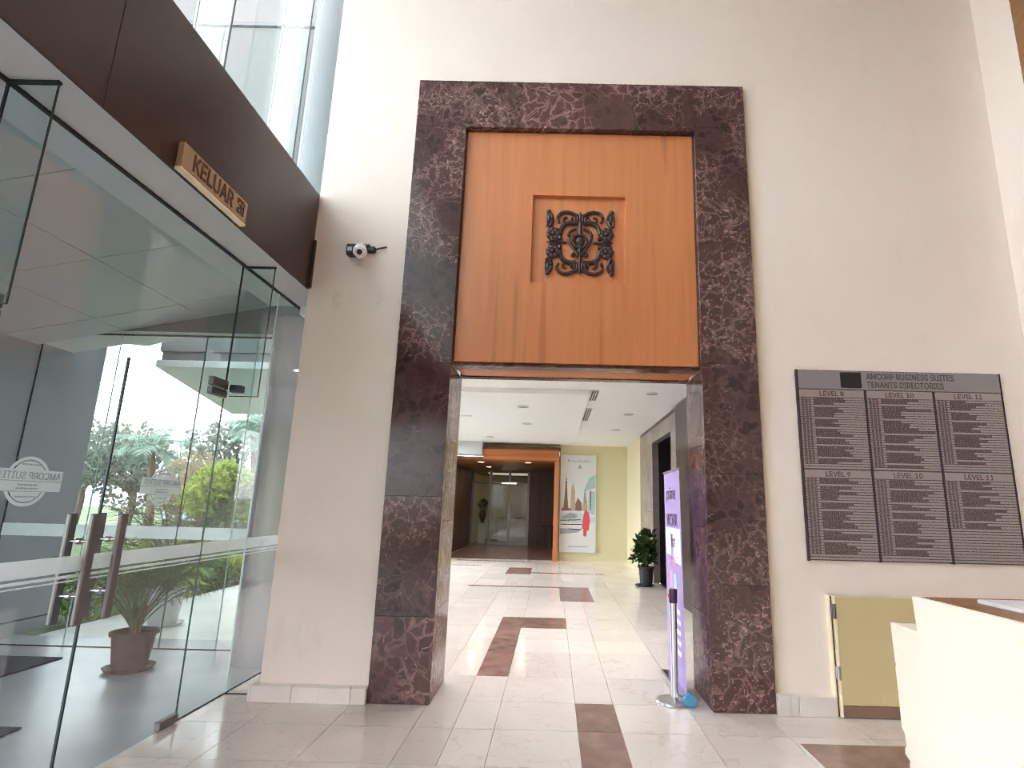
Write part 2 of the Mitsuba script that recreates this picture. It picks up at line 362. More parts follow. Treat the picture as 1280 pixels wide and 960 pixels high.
# soffit: marble, wood, marble
for (x0, x1) in ((IL, 0.18), (0.18, IR)):
    add('soffit_slab', bevel(x0 + 0.001, x1 - 0.001, 5.125, 5.27, 2.872, 2.898, 0.003), 'dark_marble_1', parent=port)
add('soffit_board', bevel(IL + 0.02, IR - 0.02, 5.27, 5.56, 2.872, 2.898, 0.003), 'orange_wood_plain', 'orange wood strip under the panel', parent=port)
add('soffit_slab', bevel(IL, IR, 5.56, 5.67, 2.862, 2.898, 0.003), 'dark_marble_2', parent=port)

# ------------------------------------------------------------------ wood panel with its recess, and the ornament
pan = port + '__panel'
PX0, PX1, PZ0, PZ1 = IL + 0.012, IR - 0.012, ZS + 0.004, ZP - 0.012
RX0, RX1, RZ0, RZ1 = -0.272, 0.648, 3.705, 4.628
frame = Polygon([(PX0, PZ0), (PX1, PZ0), (PX1, PZ1), (PX0, PZ1)], [[(RX0, RZ0), (RX0, RZ1), (RX1, RZ1), (RX1, RZ0)]])
add('panel', front(ext(frame, 0.047), 0, 5.145, 0), 'orange_wood', 'large square orange wood panel with a sunk middle', parent=port)
add('recess_back', box(RX0 - 0.01, RX1 + 0.01, 5.147, 5.157, RZ0 - 0.01, RZ1 + 0.01), 'orange_wood', parent=pan)
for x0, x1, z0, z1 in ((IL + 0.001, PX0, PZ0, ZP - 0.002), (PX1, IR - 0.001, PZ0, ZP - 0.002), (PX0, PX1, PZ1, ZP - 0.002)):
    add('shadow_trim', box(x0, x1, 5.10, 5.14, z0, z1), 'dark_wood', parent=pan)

orn = thing('carved_ornament', 'dark scrollwork square medallion in the recess of the wood panel', 'ornament')
OC, OS, OY = (0.203, 4.138), (0.335, 0.345), 5.132
def o3(u, v, d=0.0): return (OC[0] + u * OS[0], OY - d, OC[1] + v * OS[1])
def bez(ctrl, n=16):
    c = np.array(ctrl, float); t = np.linspace(0, 1, n)[:, None]; k = len(c) - 1
    return sum(math.comb(k, i) * (1 - t) ** (k - i) * t ** i * c[i] for i in range(k + 1))
def curl(cx, cy, r0, r1, a0, a1, n=18):
    a = np.radians(np.linspace(a0, a1, n)); r = np.linspace(r0, r1, n)
    return np.c_[cx + r * np.cos(a), cy + r * np.sin(a)]
def strand(path, r0, r1, depth=0.004):
    q = np.array([o3(u, v, depth) for u, v in path])
    return tube(q, np.linspace(r0, r1, len(q)) * 1.2, 7)
def four(path): return [np.array(path) * s for s in ((1, 1), (-1, 1), (1, -1), (-1, -1))]
S = []
for path in four(bez([(0.08, 0.80), (0.30, 1.02), (0.62, 1.02), (0.74, 0.80), (0.62, 0.62)])): S.append(strand(path, 0.016, 0.012))
for path in four(curl(0.40, 0.72, 0.17, 0.05, 160, 470)): S.append(strand(path, 0.012, 0.008))
for path in four(bez([(0.10, 0.60), (0.44, 0.66), (0.62, 0.52), (0.58, 0.10)])): S.append(strand(path, 0.020, 0.018))
for path in four(bez([(0.93, 0.92), (0.80, 0.85), (0.80, 0.60), (0.92, 0.48)])): S.append(strand(path, 0.016, 0.016))
for path in four(bez([(0.96, 0.95), (0.99, 0.75), (0.97, 0.5)])): S.append(strand(path, 0.010, 0.010))
for s in S: add('scroll', s, 'iron', parent=orn, smooth=50)
for (u, v) in ((0.93, 0.94), (-0.93, 0.94), (0.93, -0.94), (-0.93, -0.94)):
    add('corner_finial', cat(ball(o3(u, v, 0.008), 0.024, (1, 0.7, 1)), ball(o3(u * 0.98, v * 0.80, 0.008), 0.030, (0.8, 0.6, 1.6))), 'iron', parent=orn, smooth=50)
rr = random.Random(8)
for sx in (-1, 1):
    for v0 in (0.26, -0.28):
        petals = [ball(o3(sx * 0.78, v0, 0.014), 0.026)]
        for k in range(7):
            a = 2 * math.pi * k / 7
            petals.append(ball(o3(sx * 0.78 + 0.13 * math.cos(a), v0 + 0.13 * math.sin(a), 0.007), 0.030, (1, 0.6, 1)))
        add('rosette', cat(petals), 'iron', parent=orn, smooth=50)
    add('side_leaf', cat([ball(o3(sx * (0.80 - 0.035 * abs(k)), k * 0.062, 0.010), 0.026, (2.3 - 0.3 * abs(k), 0.5, 0.42)) for k in range(-2, 3)] +
                         [strand(bez([(sx * 0.66, 0.02), (sx * 0.52, 0.0), (sx * 0.38, 0.0)]), 0.018, 0.006)]), 'iron', parent=orn, smooth=50)
for sv in (-1, 1):
    add('palmette', cat([ball(o3(k * 0.075, sv * (0.78 - 0.04 * abs(k)), 0.010), 0.028, (0.55, 0.5, 2.2 - 0.35 * abs(k))) for k in (-2, -1, 0, 1, 2)]), 'iron', parent=orn, smooth=50)
add('centre_post', strand([(0, 0.62), (0, 0.2)], 0.014, 0.022), 'iron', parent=orn, smooth=50)
add('centre_post', strand([(0, -0.1), (0, -0.66)], 0.018, 0.014), 'iron', parent=orn, smooth=50)
add('medallion', cat(ball(o3(0, 0.03, 0.018), 0.042, (1, 0.6, 1.15)), strand(curl(0, 0.03, 0.20, 0.20, 0, 360, 24), 0.013, 0.013, 0.012)), 'iron', parent=orn, smooth=50)
for sx in (-1, 1):
    q = np.array(bez([(0.10, 0.40), (0.42, 0.36), (0.42, 0.02), (0.20, -0.10), (0.06, -0.42)], 20)) * (sx, 1)
    add('lyre_arm', strand(q, 0.014, 0.012, 0.018), 'iron', parent=orn, smooth=50)
    q = np.array(bez([(0.02, -0.32), (0.18, -0.30), (0.30, -0.42), (0.18, -0.46), (0.16, -0.38)], 16)) * (sx, 1)
    add('foot_curl', strand(q, 0.015, 0.009, 0.012), 'iron', parent=orn, smooth=50)

# ------------------------------------------------------------------ dark beam over the glass, with its exit sign
beam = add('trim_1', box(-3.02, -2.392, -6.0, 5.60, 3.582, 4.545), 'soffit_grey', 'deep dark brown beam over the glass doors', 'beam', kind='structure')
for a, c in ((-6.0, -2.4), (-2.4, 0.9), (0.9, 2.55), (2.55, 5.062)):
    add('cladding', bevel(-2.392, -2.376, a + 0.001, c - 0.001, 3.565, 4.548, 0.003), 'beam_brown', parent=beam)
add('end_plate', box(-2.392, -2.352, 5.035, 5.068, 3.575, 4.06), 'beam_brown', parent=beam)
sg = thing('exit_sign', 'gold KELUAR exit sign fixed along the dark beam', 'sign')
SY0, SY1, SZ0, SZ1 = 3.105, 3.845, 3.572, 3.758
add('case', bevel(-2.375, -2.332, SY0, SY1, SZ0 + 0.02, SZ1, 0.004), 'sign_gold', parent=sg)
add('light_edge', bevel(-2.375, -2.331, SY0, SY1, SZ0, SZ0 + 0.019, 0.003), 'sign_cream', 'cream lower edge', parent=sg)
t = meshkit.text_mesh('KELUAR', 0.112, 0.004, True)
t.apply_scale(((0.45) / t.extents[0], 1, 1)); t.apply_translation((-t.bounds[0][0], 0, 0))
add('lettering', facing_x(t, -2.3318, SY0 + 0.10, SZ0 + 0.050), 'sign_text', 'dark brown word KELUAR', parent=sg)
pic = affinity.scale(unary_union([LineString([(0, 0.105), (0.07, 0.105)]).buffer(0.008), LineString([(0, 0.105), (0, 0.075)]).buffer(0.008), LineString([(0, 0.02), (0, 0), (0.09, 0)]).buffer(0.008),
                   LineString([(0.09, 0), (0.09, 0.10)]).buffer(0.006), Point(0.055, 0.085).buffer(0.011),
                   LineString([(0.05, 0.068), (0.04, 0.04), (0.062, 0.022), (0.052, 0.006)]).buffer(0.007), LineString([(0.04, 0.04), (0.022, 0.028), (0.008, 0.03)]).buffer(0.006),
                   LineString([(0.02, 0.06), (0.05, 0.066), (0.072, 0.052)]).buffer(0.006)]), 0.85, 0.9)
add('pictogram', facing_x(ext(pic, 0.004), -2.3318, SY1 - 0.135, SZ0 + 0.055), 'sign_text', 'running figure pictogram', parent=sg)

# ------------------------------------------------------------------ glass front: doors, fixed panes, fins
def joint_x(parent, y, z0, z1, w=0.010, m='black_joint', x=GLASS):
    add('joint', box(x - 0.006, x + 0.006, y - w / 2, y + w / 2, z0, z1), m, parent=parent)

def bands_x(parent, x, y0, y1):
    for z0, z1 in ((1.172, 1.262), (1.142, 1.158), (1.120, 1.128)):
        add('frosted_band', pane_x(x, y0, y1, z0, z1), 'frost', parent=parent)

low = thing('window_1', 'tall clear fixed panes beside the glass doors', 'window', kind='structure')
cuts = [-6.0, -3.9, -1.8, 0.3, 2.395]
for a, c in zip(cuts, cuts[1:]):
    add('pane', pane_x(GLASS, a + 0.005, c - 0.005, 0.012, 3.57), 'pane_glass', parent=low)
    joint_x(low, c, 0.012, 3.57)
for a, c in ((4.552, 5.195), (5.205, 5.80)):
    add('pane', pane_x(GLASS, a + 0.004, c - 0.004, 0.012, 3.57), 'pane_glass', parent=low)
bands_x(low, GLASS + 0.004, 4.556, 5.191); bands_x(low, GLASS + 0.004, 5.209, 5.796); bands_x(low, GLASS + 0.004, 0.305, 2.39)
joint_x(low, 5.20, 0.012, 3.57, 0.008, 'glass_rim'); joint_x(low, 4.548, 2.47, 3.57, 0.010)
add('pane', pane_x(GLASS, 2.404, 4.540, 2.475, 3.57), 'pane_glass', parent=low)
for a, c in ((-6.0, 2.395), (4.552, 5.80)):
    add('sill', box(GLASS - 0.007, GLASS + 0.007, a, c, 0.0015, 0.006), 'black_joint', parent=low)
add('head_channel', box(GLASS - 0.012, GLASS + 0.012, -6.0, 5.80, 3.565, 3.581), 'black_joint', parent=low)
add('end_strip', box(GLASS + 0.01, -2.44, 5.165, 5.185, 0.0012, 0.006), 'black_joint', parent=low)
for y in (-3.9, -1.8, 0.3, 2.395, 4.60):
    f = add('fin', rect([(GLASS, y, 2.43), (-2.47, y, 2.43), (-2.47, y, 3.565), (GLASS, y, 3.565)]), 'fin_glass', parent=low)
    add('edge', cat(box(-2.473, -2.467, y - 0.004, y + 0.004, 2.43, 3.565), box(GLASS + 0.01, -2.473, y - 0.004, y + 0.004, 2.427, 2.433)), 'dark_rim', parent=f)
    add('shoe', box(GLASS + 0.012, -2.465, y - 0.010, y + 0.010, 3.566, 3.581), 'black_joint', parent=f)

def glass_door(n, y0, y1, hinge, side):
    d = thing(f'door_{n}', f'frameless glass door leaf with steel pull handle, {side}', 'door', kind='structure')
    add('pane', pane_x(GLASS, y0 + 0.004, y1 - 0.004, 0.012, 2.462), 'pane_glass', parent=d)
    free = y1 if hinge == y0 else y0
    add('edge', box(GLASS - 0.006, GLASS + 0.006, free - 0.003, free + 0.003, 0.012, 2.462), 'dark_rim', parent=d)
    add('edge', box(GLASS - 0.006, GLASS + 0.006, hinge - 0.0025, hinge + 0.0025, 0.012, 2.40), 'dark_rim', parent=d)
    bands_x(d, GLASS + 0.004, y0 + 0.006, y1 - 0.006)
    s = 1 if hinge == y0 else -1
    add('floor_patch', bevel(GLASS - 0.022, GLASS + 0.022, *sorted((hinge, hinge + s * 0.20)), 0.006, 0.062, 0.004), 'dull_steel', parent=d)
    a, c = sorted((hinge - s * 0.01, hinge + s * 0.20))
    top = add('top_patch', bevel(GLASS - 0.022, GLASS + 0.022, a, c, 2.405, 2.463, 0.004), 'patch_steel', parent=d)
    add('transom_patch', bevel(GLASS - 0.022, GLASS + 0.022, a, c, 2.476, 2.545, 0.004), 'patch_steel', parent=top)
    add('fin_patch', bevel(GLASS + 0.024, -2.60, hinge - 0.02 + (0.05 if s < 0 else -0.05) - 0.012, hinge + 0.02 + (0.05 if s < 0 else -0.05) + 0.012, 2.46, 2.52, 0.004), 'patch_steel', parent=top)
    hy = free + (0.105 if free == y0 else -0.105)
    h = add('handle', bevel(GLASS + 0.055, GLASS + 0.080, hy - 0.030, hy + 0.030, 0.885, 1.495, 0.006), 'dull_steel', 'long flat steel pull bar', parent=d)
    add('outer_bar', bevel(GLASS - 0.080, GLASS - 0.055, hy - 0.030, hy + 0.030, 0.885, 1.495, 0.006), 'dull_steel', parent=h)
    for z in (1.04, 1.34):
        add('standoff', cat(cyl((GLASS - 0.056, hy, z), (GLASS + 0.056, hy, z), 0.009), cyl((GLASS - 0.012, hy, z), (GLASS + 0.012, hy, z), 0.018)), 'steel', parent=h, smooth=40)
    return d

d1 = glass_door(1, 2.405, 3.472, 2.405, 'nearer leaf of the pair')
d2 = glass_door(2, 3.480, 4.545, 4.545, 'farther leaf, next to the fixed pane')

def sticker(parent, yc, zc, ink):
    ring = unary_union([Point(0, 0).buffer(0.128, 24).difference(Point(0, 0).buffer(0.112, 24)), Point(0, 0).buffer(0.104, 24), sbox(-0.205, -0.052, 0.205, 0.060)])
    g = affinity.scale(ring, 1, 1)
    st = add('sticker', facing_x(ext(g, 0.0015), GLASS - 0.004, yc, zc, -1), 'sticker_film', 'round frosted badge crossed by a ribbon with AMCORP SUITES in reverse', parent=parent)
    tm = meshkit.text_mesh('AMCORP SUITES', 0.036, 0.0015)
    w = tm.extents[0]
    tm.apply_scale((0.37 / w, 1, 1)); tm.apply_translation((-0.185 - tm.bounds[0][0], 0.012, 0))
    add('lettering', facing_x(tm, GLASS + 0.004, yc, zc, -1), 'sticker_ink', parent=st)
    lines = [sbox(-0.205, 0.000, 0.205, 0.003), sbox(-0.205, -0.053, 0.205, -0.050)]
    r2 = random.Random(3)
    for z, h0, h1 in ((0.086, -0.06, 0.06), (-0.018, -0.05, 0.05), (-0.036, -0.06, 0.06), (-0.078, -0.05, 0.05)):
        x = h0
        while x < h1:
            w = r2.uniform(0.006, 0.014); lines.append(sbox(x, z - 0.004, x + w, z + 0.004)); x += w + 0.006
    add('print', facing_x(ext(unary_union(lines), 0.0012), GLASS + 0.004, yc, zc, -1), 'sticker_ink', parent=st)
sticker(d1, 2.965, 1.662, 0.3)
sticker(d2, 3.99, 1.668, 0.3)

up = thing('window_2', 'tall clear panes and glass fins above the dark beam', 'window', kind='structure')
cuts = [-6.0, -4.2, -3.1, -2.0, -0.9, 0.2, 1.3, 2.4, 3.50, 4.60, 5.235, 5.80]
for a, c in zip(cuts, cuts[1:]):
    add('pane', pane_x(GLASS, a + 0.006, c - 0.006, 4.556, 8.59), 'pane_glass', parent=up)
    if c < 5.8:
        joint_x(up, c, 4.556, 8.59, 0.012, 'glass_rim')
for y in cuts[1:-2]:
    f = add('fin', rect([(GLASS + 0.008, y, 4.556), (-2.45, y, 4.556), (-2.45, y, 8.59), (GLASS + 0.008, y, 8.59)]), 'fin_glass', parent=up)
    add('edge', box(-2.455, -2.447, y - 0.006, y + 0.006, 4.556, 8.59), 'dark_rim', parent=f)

# ------------------------------------------------------------------ porch outside the doors
pf = add('porch_floor', box(-6.3, GLASS, -6.0, 7.0, -0.10, -0.001), 'porch_floor', 'grey smooth porch floor outside the glass doors', 'floor', kind='structure')
add('door_mat', bevel(-6.1, -4.86, 4.6, 6.10, 0.0, 0.012, 0.004), 'mat_dark', 'dark entrance mat beside the grey clad wall', 'mat')
add('door_mat', bevel(-4.55, -3.66, 3.05, 4.35, 0.0, 0.012, 0.004), 'mat_dark', 'dark entrance mat just outside the glass doors', 'mat')
pw = thing('wall_porch', 'grey clad side wall of the porch, seen through the doors', 'wall', kind='structure')
for a, c in ((1.9, 4.3), (4.3, 7.52)):
    for z0, z1 in ((0.16, 4.3),):
        add('panel', bevel(-6.5, -6.2, a + 0.004, c - 0.004, z0, z1, 0.004), 'clad_grey', parent=pw)
add('core', box(-6.9, -6.23, 1.92, 7.50, 0, 4.29), 'black_joint', parent=pw)
add('plinth', box(-6.5, -6.17, 1.9, 7.52, 0.0, 0.15), 'porch_floor', parent=pw)
pc = thing('ceiling_porch', 'sloping grey panelled porch ceiling beyond the glass doors, its unseen near part added to shade the lobby', 'ceiling', kind='structure')
SL = 0.204
def zc(x): return 3.557 + SL * (x + 5.16)
xsp = [-7.1, -6.14, -5.21, -4.28, -3.015]
ysp = [-5.95, -4.75, -3.55, -2.35, -1.15, 0.05, 1.25, 2.45, 3.65, 4.85, 6.06, 7.2]  # unseen near rows are added to cut the light on the lobby wall
for i in range(4):
    for j in range(len(ysp) - 1):
        a, c, y0, y1 = xsp[i] + 0.004, xsp[i + 1] - 0.004, ysp[j] + 0.004, ysp[j + 1] - 0.004
        if j == len(ysp) - 2: y1 = 6.50
        v = [(x, y, zc(x) + h) for h in (0, 0.03) for (x, y) in ((a, y0), (c, y0), (c, y1), (a, y1))]
        add('panel', trimesh.convex.convex_hull(np.array(v)), 'panel_grey', parent=pc)
add('roof', trimesh.convex.convex_hull(np.array([(x, y, zc(x) + h) for h in (0.034, 0.2) for x in (-7.1, -3.015) for y in (-5.95, 7.0)])), 'light_grey', parent=pc)

scr = thing('window_3', 'glass screen across the far end of the porch', 'window', kind='structure')
SY = 6.55
cutx = [-6.195, -5.25, -4.215, -3.60, -3.05]
for a, c in zip(cutx, cutx[1:]):
    add('pane', pane_y(SY, a + 0.005, c - 0.005, 0.012, 3.50), 'pane_glass', parent=scr)
    add('frosted_band', pane_y(SY - 0.004, a + 0.007, c - 0.007, 1.14, 1.275), 'frost', parent=scr)
for x, m, w in ((-6.195, 'black_joint', 0.012), (-5.25, 'glass_rim', 0.008), (-4.215, 'dark_rim', 0.010), (-3.60, 'glass_rim', 0.008)):
    add('joint', box(x - w / 2, x + w / 2, SY - 0.006, SY + 0.006, 0.012, 3.50), m, parent=scr)
add('sill', box(-6.2, -3.05, SY - 0.008, SY + 0.008, 0.0, 0.008), 'black_joint', parent=scr)
add('head_rail', box(-6.2, -3.05, SY - 0.02, SY + 0.02, 3.50, 3.512), 'black_joint', parent=scr)
hd = trimesh.convex.convex_hull(np.array([(x, y, z) for y in (SY - 0.03, SY + 0.06) for (x, z) in ((-5.30, 3.535), (-3.05, 3.535), (-3.05, zc(-3.05)), (-5.26, zc(-5.26)))]))
add('fascia', hd, 'dark_fascia', parent=scr)
add('fascia_trim', box(-5.4, -3.05, SY - 0.035, SY + 0.06, 3.512, 3.545), 'light_grey', parent=scr)
add('fin', cat(rect([(-4.215, SY, 3.0), (-4.215, SY + 0.3, 3.0), (-4.215, SY + 0.3, 3.5), (-4.215, SY, 3.5)])), 'fin_glass', parent=scr)

col = thing('round_column', 'round blue grey column beside the end of the glass front', 'column')
add('shaft', lathe([(0, 0), (0.275, 0), (0.275, 3.58), (0, 3.58)], (-2.93, 6.19, 0.0), 48), 'column_grey', parent=col, smooth=40)
add('upper_shaft', lathe([(0, 3.585), (0.275, 3.585), (0.275, 9.6), (0, 9.6)], (-2.93, 6.19, 0.0), 48), 'column_paint', parent=col, smooth=40)

# ------------------------------------------------------------------ outside: paving, building wing, canopy
add('paving', box(-5.95, -3.3, 7.0, 22, -0.12, -0.002), 'paving', 'pale shiny paving beyond the porch screen', 'paving', kind='structure')
add('ground', box(-90, -2.72, -40, 90, -0.4, -0.13), 'lawn', 'green ground of the garden outside', 'ground', kind='structure')
bk = thing('building_wing', 'grey clad building wing seen above the porch roof', 'building')
for a, c in ((-12.0, -10.4), (-10.4, -8.8), (-8.8, -7.2), (-7.2, -5.7), (-5.7, -4.18)):
    add('panel', bevel(a + 0.01, c - 0.01, 8.0, 8.12, 4.55, 9.34, 0.006), 'wing_grey', parent=bk)
add('core', box(-12.0, -4.2, 8.11, 8.8, 4.56, 9.36), 'black_joint', parent=bk)
add('coping', box(-12.0, -4.18, 7.97, 8.9, 9.36, 9.43), 'dark_fascia', parent=bk)
add('upper_storey', box(-12.0, -4.18, 8.9, 10.2, 4.6, 13.5), 'wing_light', parent=bk)
cn = thing('canopy', 'pale concrete canopy outside, above the planting', 'canopy')
cp = Polygon([(-5.85, 8.0), (-3.52, 8.0), (-3.52, 12.5), (-7.25, 12.5)])
m = ext(cp, 0.10); m.apply_translation((0, 0, 3.46)); add('soffit', m, 'concrete_light', parent=cn)
m = ext(cp.buffer(-0.02), 0.9); m.apply_translation((0, 0, 3.70)); add('deck', m, 'concrete', parent=cn)
m = ext(cp.buffer(-0.05), 0.14); m.apply_translation((0, 0, 3.56)); add('band', m, 'wing_grey', parent=cn)
eaves = thing('eaves', 'pale eaves slab left of the canopy edge', 'canopy')
ev = Polygon([(-6.10, 7.30), (-5.10, 7.30), (-5.10, 7.43), (-5.98, 7.96), (-6.45, 7.80)])
m = ext(ev, 0.14); m.apply_translation((0, 0, 3.75)); add('slab', m, 'concrete_light', parent=eaves)  # same pale concrete as the canopy soffit

# ------------------------------------------------------------------ planting
def frond(base, az, elev, length, droop, n, leaf, width, rr, stem=0.35, vee=0.5):
    t = np.linspace(0, 1, 14)
    h = np.array([math.cos(az), math.sin(az), 0])
    e = elev - droop * t
    step = length / 13
    p = [np.array(base, float)]
    for k in range(13):
        p.append(p[-1] + step * (math.cos(e[k]) * h + np.array([0, 0, math.sin(e[k])])))
    p = np.array(p)
    rach = tube(p, np.linspace(0.008, 0.003, 14) * (length / 0.8) ** 0.5, 5)
    tan = np.gradient(p, axis=0); tan /= np.linalg.norm(tan, axis=1, keepdims=True)
    V, F = [], []
    side = np.array([-math.sin(az), math.cos(az), 0])
    for k in range(n):
        s = stem + (1 - stem) * (k + 0.5) / n
        i = min(int(s * 13), 12); f = s * 13 - i
        o = p[i] * (1 - f) + p[i + 1] * f
        tg = tan[i]
        nrm = np.cross(side, tg)
        L = leaf * (0.45 + 0.75 * math.sin(math.pi * min(1, (s - stem) / (1 - stem) * 0.85 + 0.12))) * rr.uniform(0.85, 1.1)
        for sg_ in (-1, 1):
            d = tg * rr.uniform(0.55, 0.8) + sg_ * side * 0.9 + nrm * rr.uniform(-0.1, vee)
            d /= np.linalg.norm(d)
            wv = np.cross(d, nrm); wv /= np.linalg.norm(wv) + 1e-9
            mid = o + d * L * 0.5; tip = o + d * L + np.array([0, 0, -0.22 * L])
            b = len(V)
            V += [o - wv * width * 0.3, o + wv * width * 0.3, mid - wv * width * 0.5, mid + wv * width * 0.5, tip]
            F += [[b, b + 1, b + 3], [b, b + 3, b + 2], [b + 2, b + 3, b + 4]]
    return cat(rach, trimesh.Trimesh(np.array(V), np.array(F), process=False))

def pot_mesh(r, h, rim=0.03):
    return lathe([(0, 0.004), (r * 0.70, 0.004), (r * 0.76, 0.02), (r * 0.97, h - rim), (r * 1.08, h - rim), (r * 1.10, h), (r * 0.98, h), (r * 0.93, h - 0.05), (0, h - 0.05)])

def potted_palm(name, at, r, h, material, label, fronds, seed, size, lm, spread=1.0):
    k = thing(name, label, 'potted plant')
    rr = random.Random(seed)
    P = pot_mesh(r, h); P.apply_translation(at); add('pot', P, material, parent=k, smooth=35)
    sc = lathe([(0, 0.0), (r * 0.98, 0.0), (r * 1.16, 0.035), (r * 1.10, 0.035), (r * 0.94, 0.010), (0, 0.010)]); sc.apply_translation((at[0], at[1], at[2]))
    add('saucer', sc, material, parent=k, smooth=35)
    so = lathe([(0, 0), (r * 0.93, 0), (r * 0.9, 0.012), (0, 0.02)]); so.apply_translation((at[0], at[1], at[2] + h - 0.045)); add('soil', so, 'soil', parent=k, smooth=35)
    top = np.array([at[0], at[1], at[2] + h - 0.04])
    for q in range(5):
        a = 2 * math.pi * q / 5 + rr.uniform(-.3, .3)
        e = top + np.array([math.cos(a) * r * 0.32, math.sin(a) * r * 0.32, 0.16 + rr.uniform(0, 0.1)]) * (size / 0.8)
        add('stem', tube([top + np.array([math.cos(a), math.sin(a), 0]) * r * 0.12, (top + e) / 2 + [0, 0, 0.03], e], [0.024, 0.022, 0.010], 6), 'palm_stem', parent=k, smooth=50)
    for q in range(fronds):
        a = 2 * math.pi * (q * 0.381966 + rr.uniform(-.03, .03))
        el = math.radians(rr.uniform(52, 88)); L = size * rr.uniform(0.7, 1.1)
        b = top + np.array([math.cos(a) * r * 0.2, math.sin(a) * r * 0.2, rr.uniform(0.05, 0.14)])
        add('frond', frond(b, a, el, L, rr.uniform(0.5, 1.35) * spread, 24, 0.24 * size, 0.0085, rr), lm, parent=k)
    return k

potted_palm('potted_palm', (-3.97, 5.78, 0.0), 0.185, 0.345, 'terracotta', 'feathery palm in a terracotta pot and saucer on the grey porch floor', 26, 5, 0.92, 'leaf_palm')
potted_palm('potted_palm', (-4.97, 7.72, 0.0), 0.21, 0.44, 'pale_pot', 'taller feathery palm in a pale pot beyond the porch screen', 20, 9, 1.45, 'leaf_palm')

def shrub(at, seed, n, L, lm, label, group):
    k = thing('garden_shrub', label, 'shrub', group)
    rr = random.Random(seed)
    for q in range(n):
        a = 2 * math.pi * (q * 0.381966 + rr.uniform(-.05, .05))
        add('frond', frond((at[0] + math.cos(a) * 0.08, at[1] + math.sin(a) * 0.08, at[2]), a, math.radians(rr.uniform(45, 85)), L * rr.uniform(0.8, 1.2), rr.uniform(0.8, 1.7), 16, 0.30 * L, 0.05, rr, 0.3), lm, parent=k)
    return k
rs = random.Random(21)
for i in range(11):
    y = 8.9 + i * 1.05
    x = -6.6 - 0.30 * (i % 3) - 0.12 * i
    shrub((x, y, -0.13), 40 + i, 13, rs.uniform(1.05, 1.4), 'leaf_bright' if i % 2 else 'leaf_mid',
          'bright yellow green palm shrub in the bed outside the screen' if i % 2 else 'mid green palm shrub in the bed outside the screen',
          'yellow green shrubs in the bed' if i % 2 else 'mid green shrubs in the bed')
hb = []
r3 = np.random.default_rng(5)
def leafcloud(c, s, n, size, rg):
    p = rg.normal(size=(n, 3)); p /= np.linalg.norm(p, axis=1, keepdims=True); p *= rg.uniform(0.45, 1.0, (n, 1)) ** 0.5
    p = p * np.array(s) + np.array(c)
    a = rg.normal(size=(n, 3)); a /= np.linalg.norm(a, axis=1, keepdims=True)
    b = np.cross(a, rg.normal(size=(n, 3))); b /= np.linalg.norm(b, axis=1, keepdims=True)
    L = size * rg.uniform(0.6, 1.2, (n, 1))
    V = np.stack([p, p + a * L * 0.5 + b * L * 0.28, p + a * L, p + a * L * 0.5 - b * L * 0.28], 1).reshape(-1, 3)
    i = np.arange(n) * 4
    return trimesh.Trimesh(V, np.vstack([np.c_[i, i + 1, i + 2], np.c_[i, i + 2, i + 3]]), process=False)
hedge = cat([leafcloud((-6.35 - 0.1 * j, 8.3 + j * 0.8, 0.18), (0.42, 0.6, 0.34), 420, 0.13, r3) for j in range(16)])
add('low_hedge', hedge, 'leaf_mid', 'low dark green hedge along the paving edge outside', 'hedge')

def tree(at, h, r, seed, lm, label, group, n=2200, size=0.22, blobs=9):
    rg = np.random.default_rng(seed)
    k = thing('garden_tree', label, 'tree', group)
    at = np.array(at, float)
    tr = [tube([at, at + [0.1, 0.1, h * 0.35], at + [0.0, 0.2, h * 0.7]], [0.16, 0.12, 0.06], 7)]
    cl = []
    for b in range(blobs):
        o = rg.normal(size=3); o /= np.linalg.norm(o)
        c = at + [0, 0, h * 0.66] + o * np.array([r * 0.65, r * 0.65, h * 0.24])
        cl.append(leafcloud(c, (r * 0.55, r * 0.55, h * 0.16), n // blobs, size, rg))
        tr.append(tube([at + [0, 0.15, h * 0.45], (at + [0, 0.1, h * 0.5] + c) / 2, c], [0.06, 0.04, 0.015], 5))
    add('trunk', cat(tr), 'bark', parent=k, smooth=50)
    add('foliage', cat(cl), lm, parent=k)
def palm_tree(at, h, seed, label, group):
    rr = random.Random(seed)
    k = thing('palm_tree', label, 'palm tree', group)
    at = np.array(at, float); top = at + [rr.uniform(-.3, .3), rr.uniform(-.3, .3), h]
    add('trunk', tube([at, (at + top) / 2 + [0.08, 0, 0], top], [0.17, 0.12, 0.10], 9), 'bark', parent=k, smooth=50)
    for q in range(16):
        add('frond', frond(top, 2 * math.pi * (q * 0.381966), math.radians(rr.uniform(5, 75)), rr.uniform(0.9, 1.3), rr.uniform(1.0, 1.9), 22, 0.42, 0.045, rr, 0.15, 0.2), 'leaf_pale', parent=k)
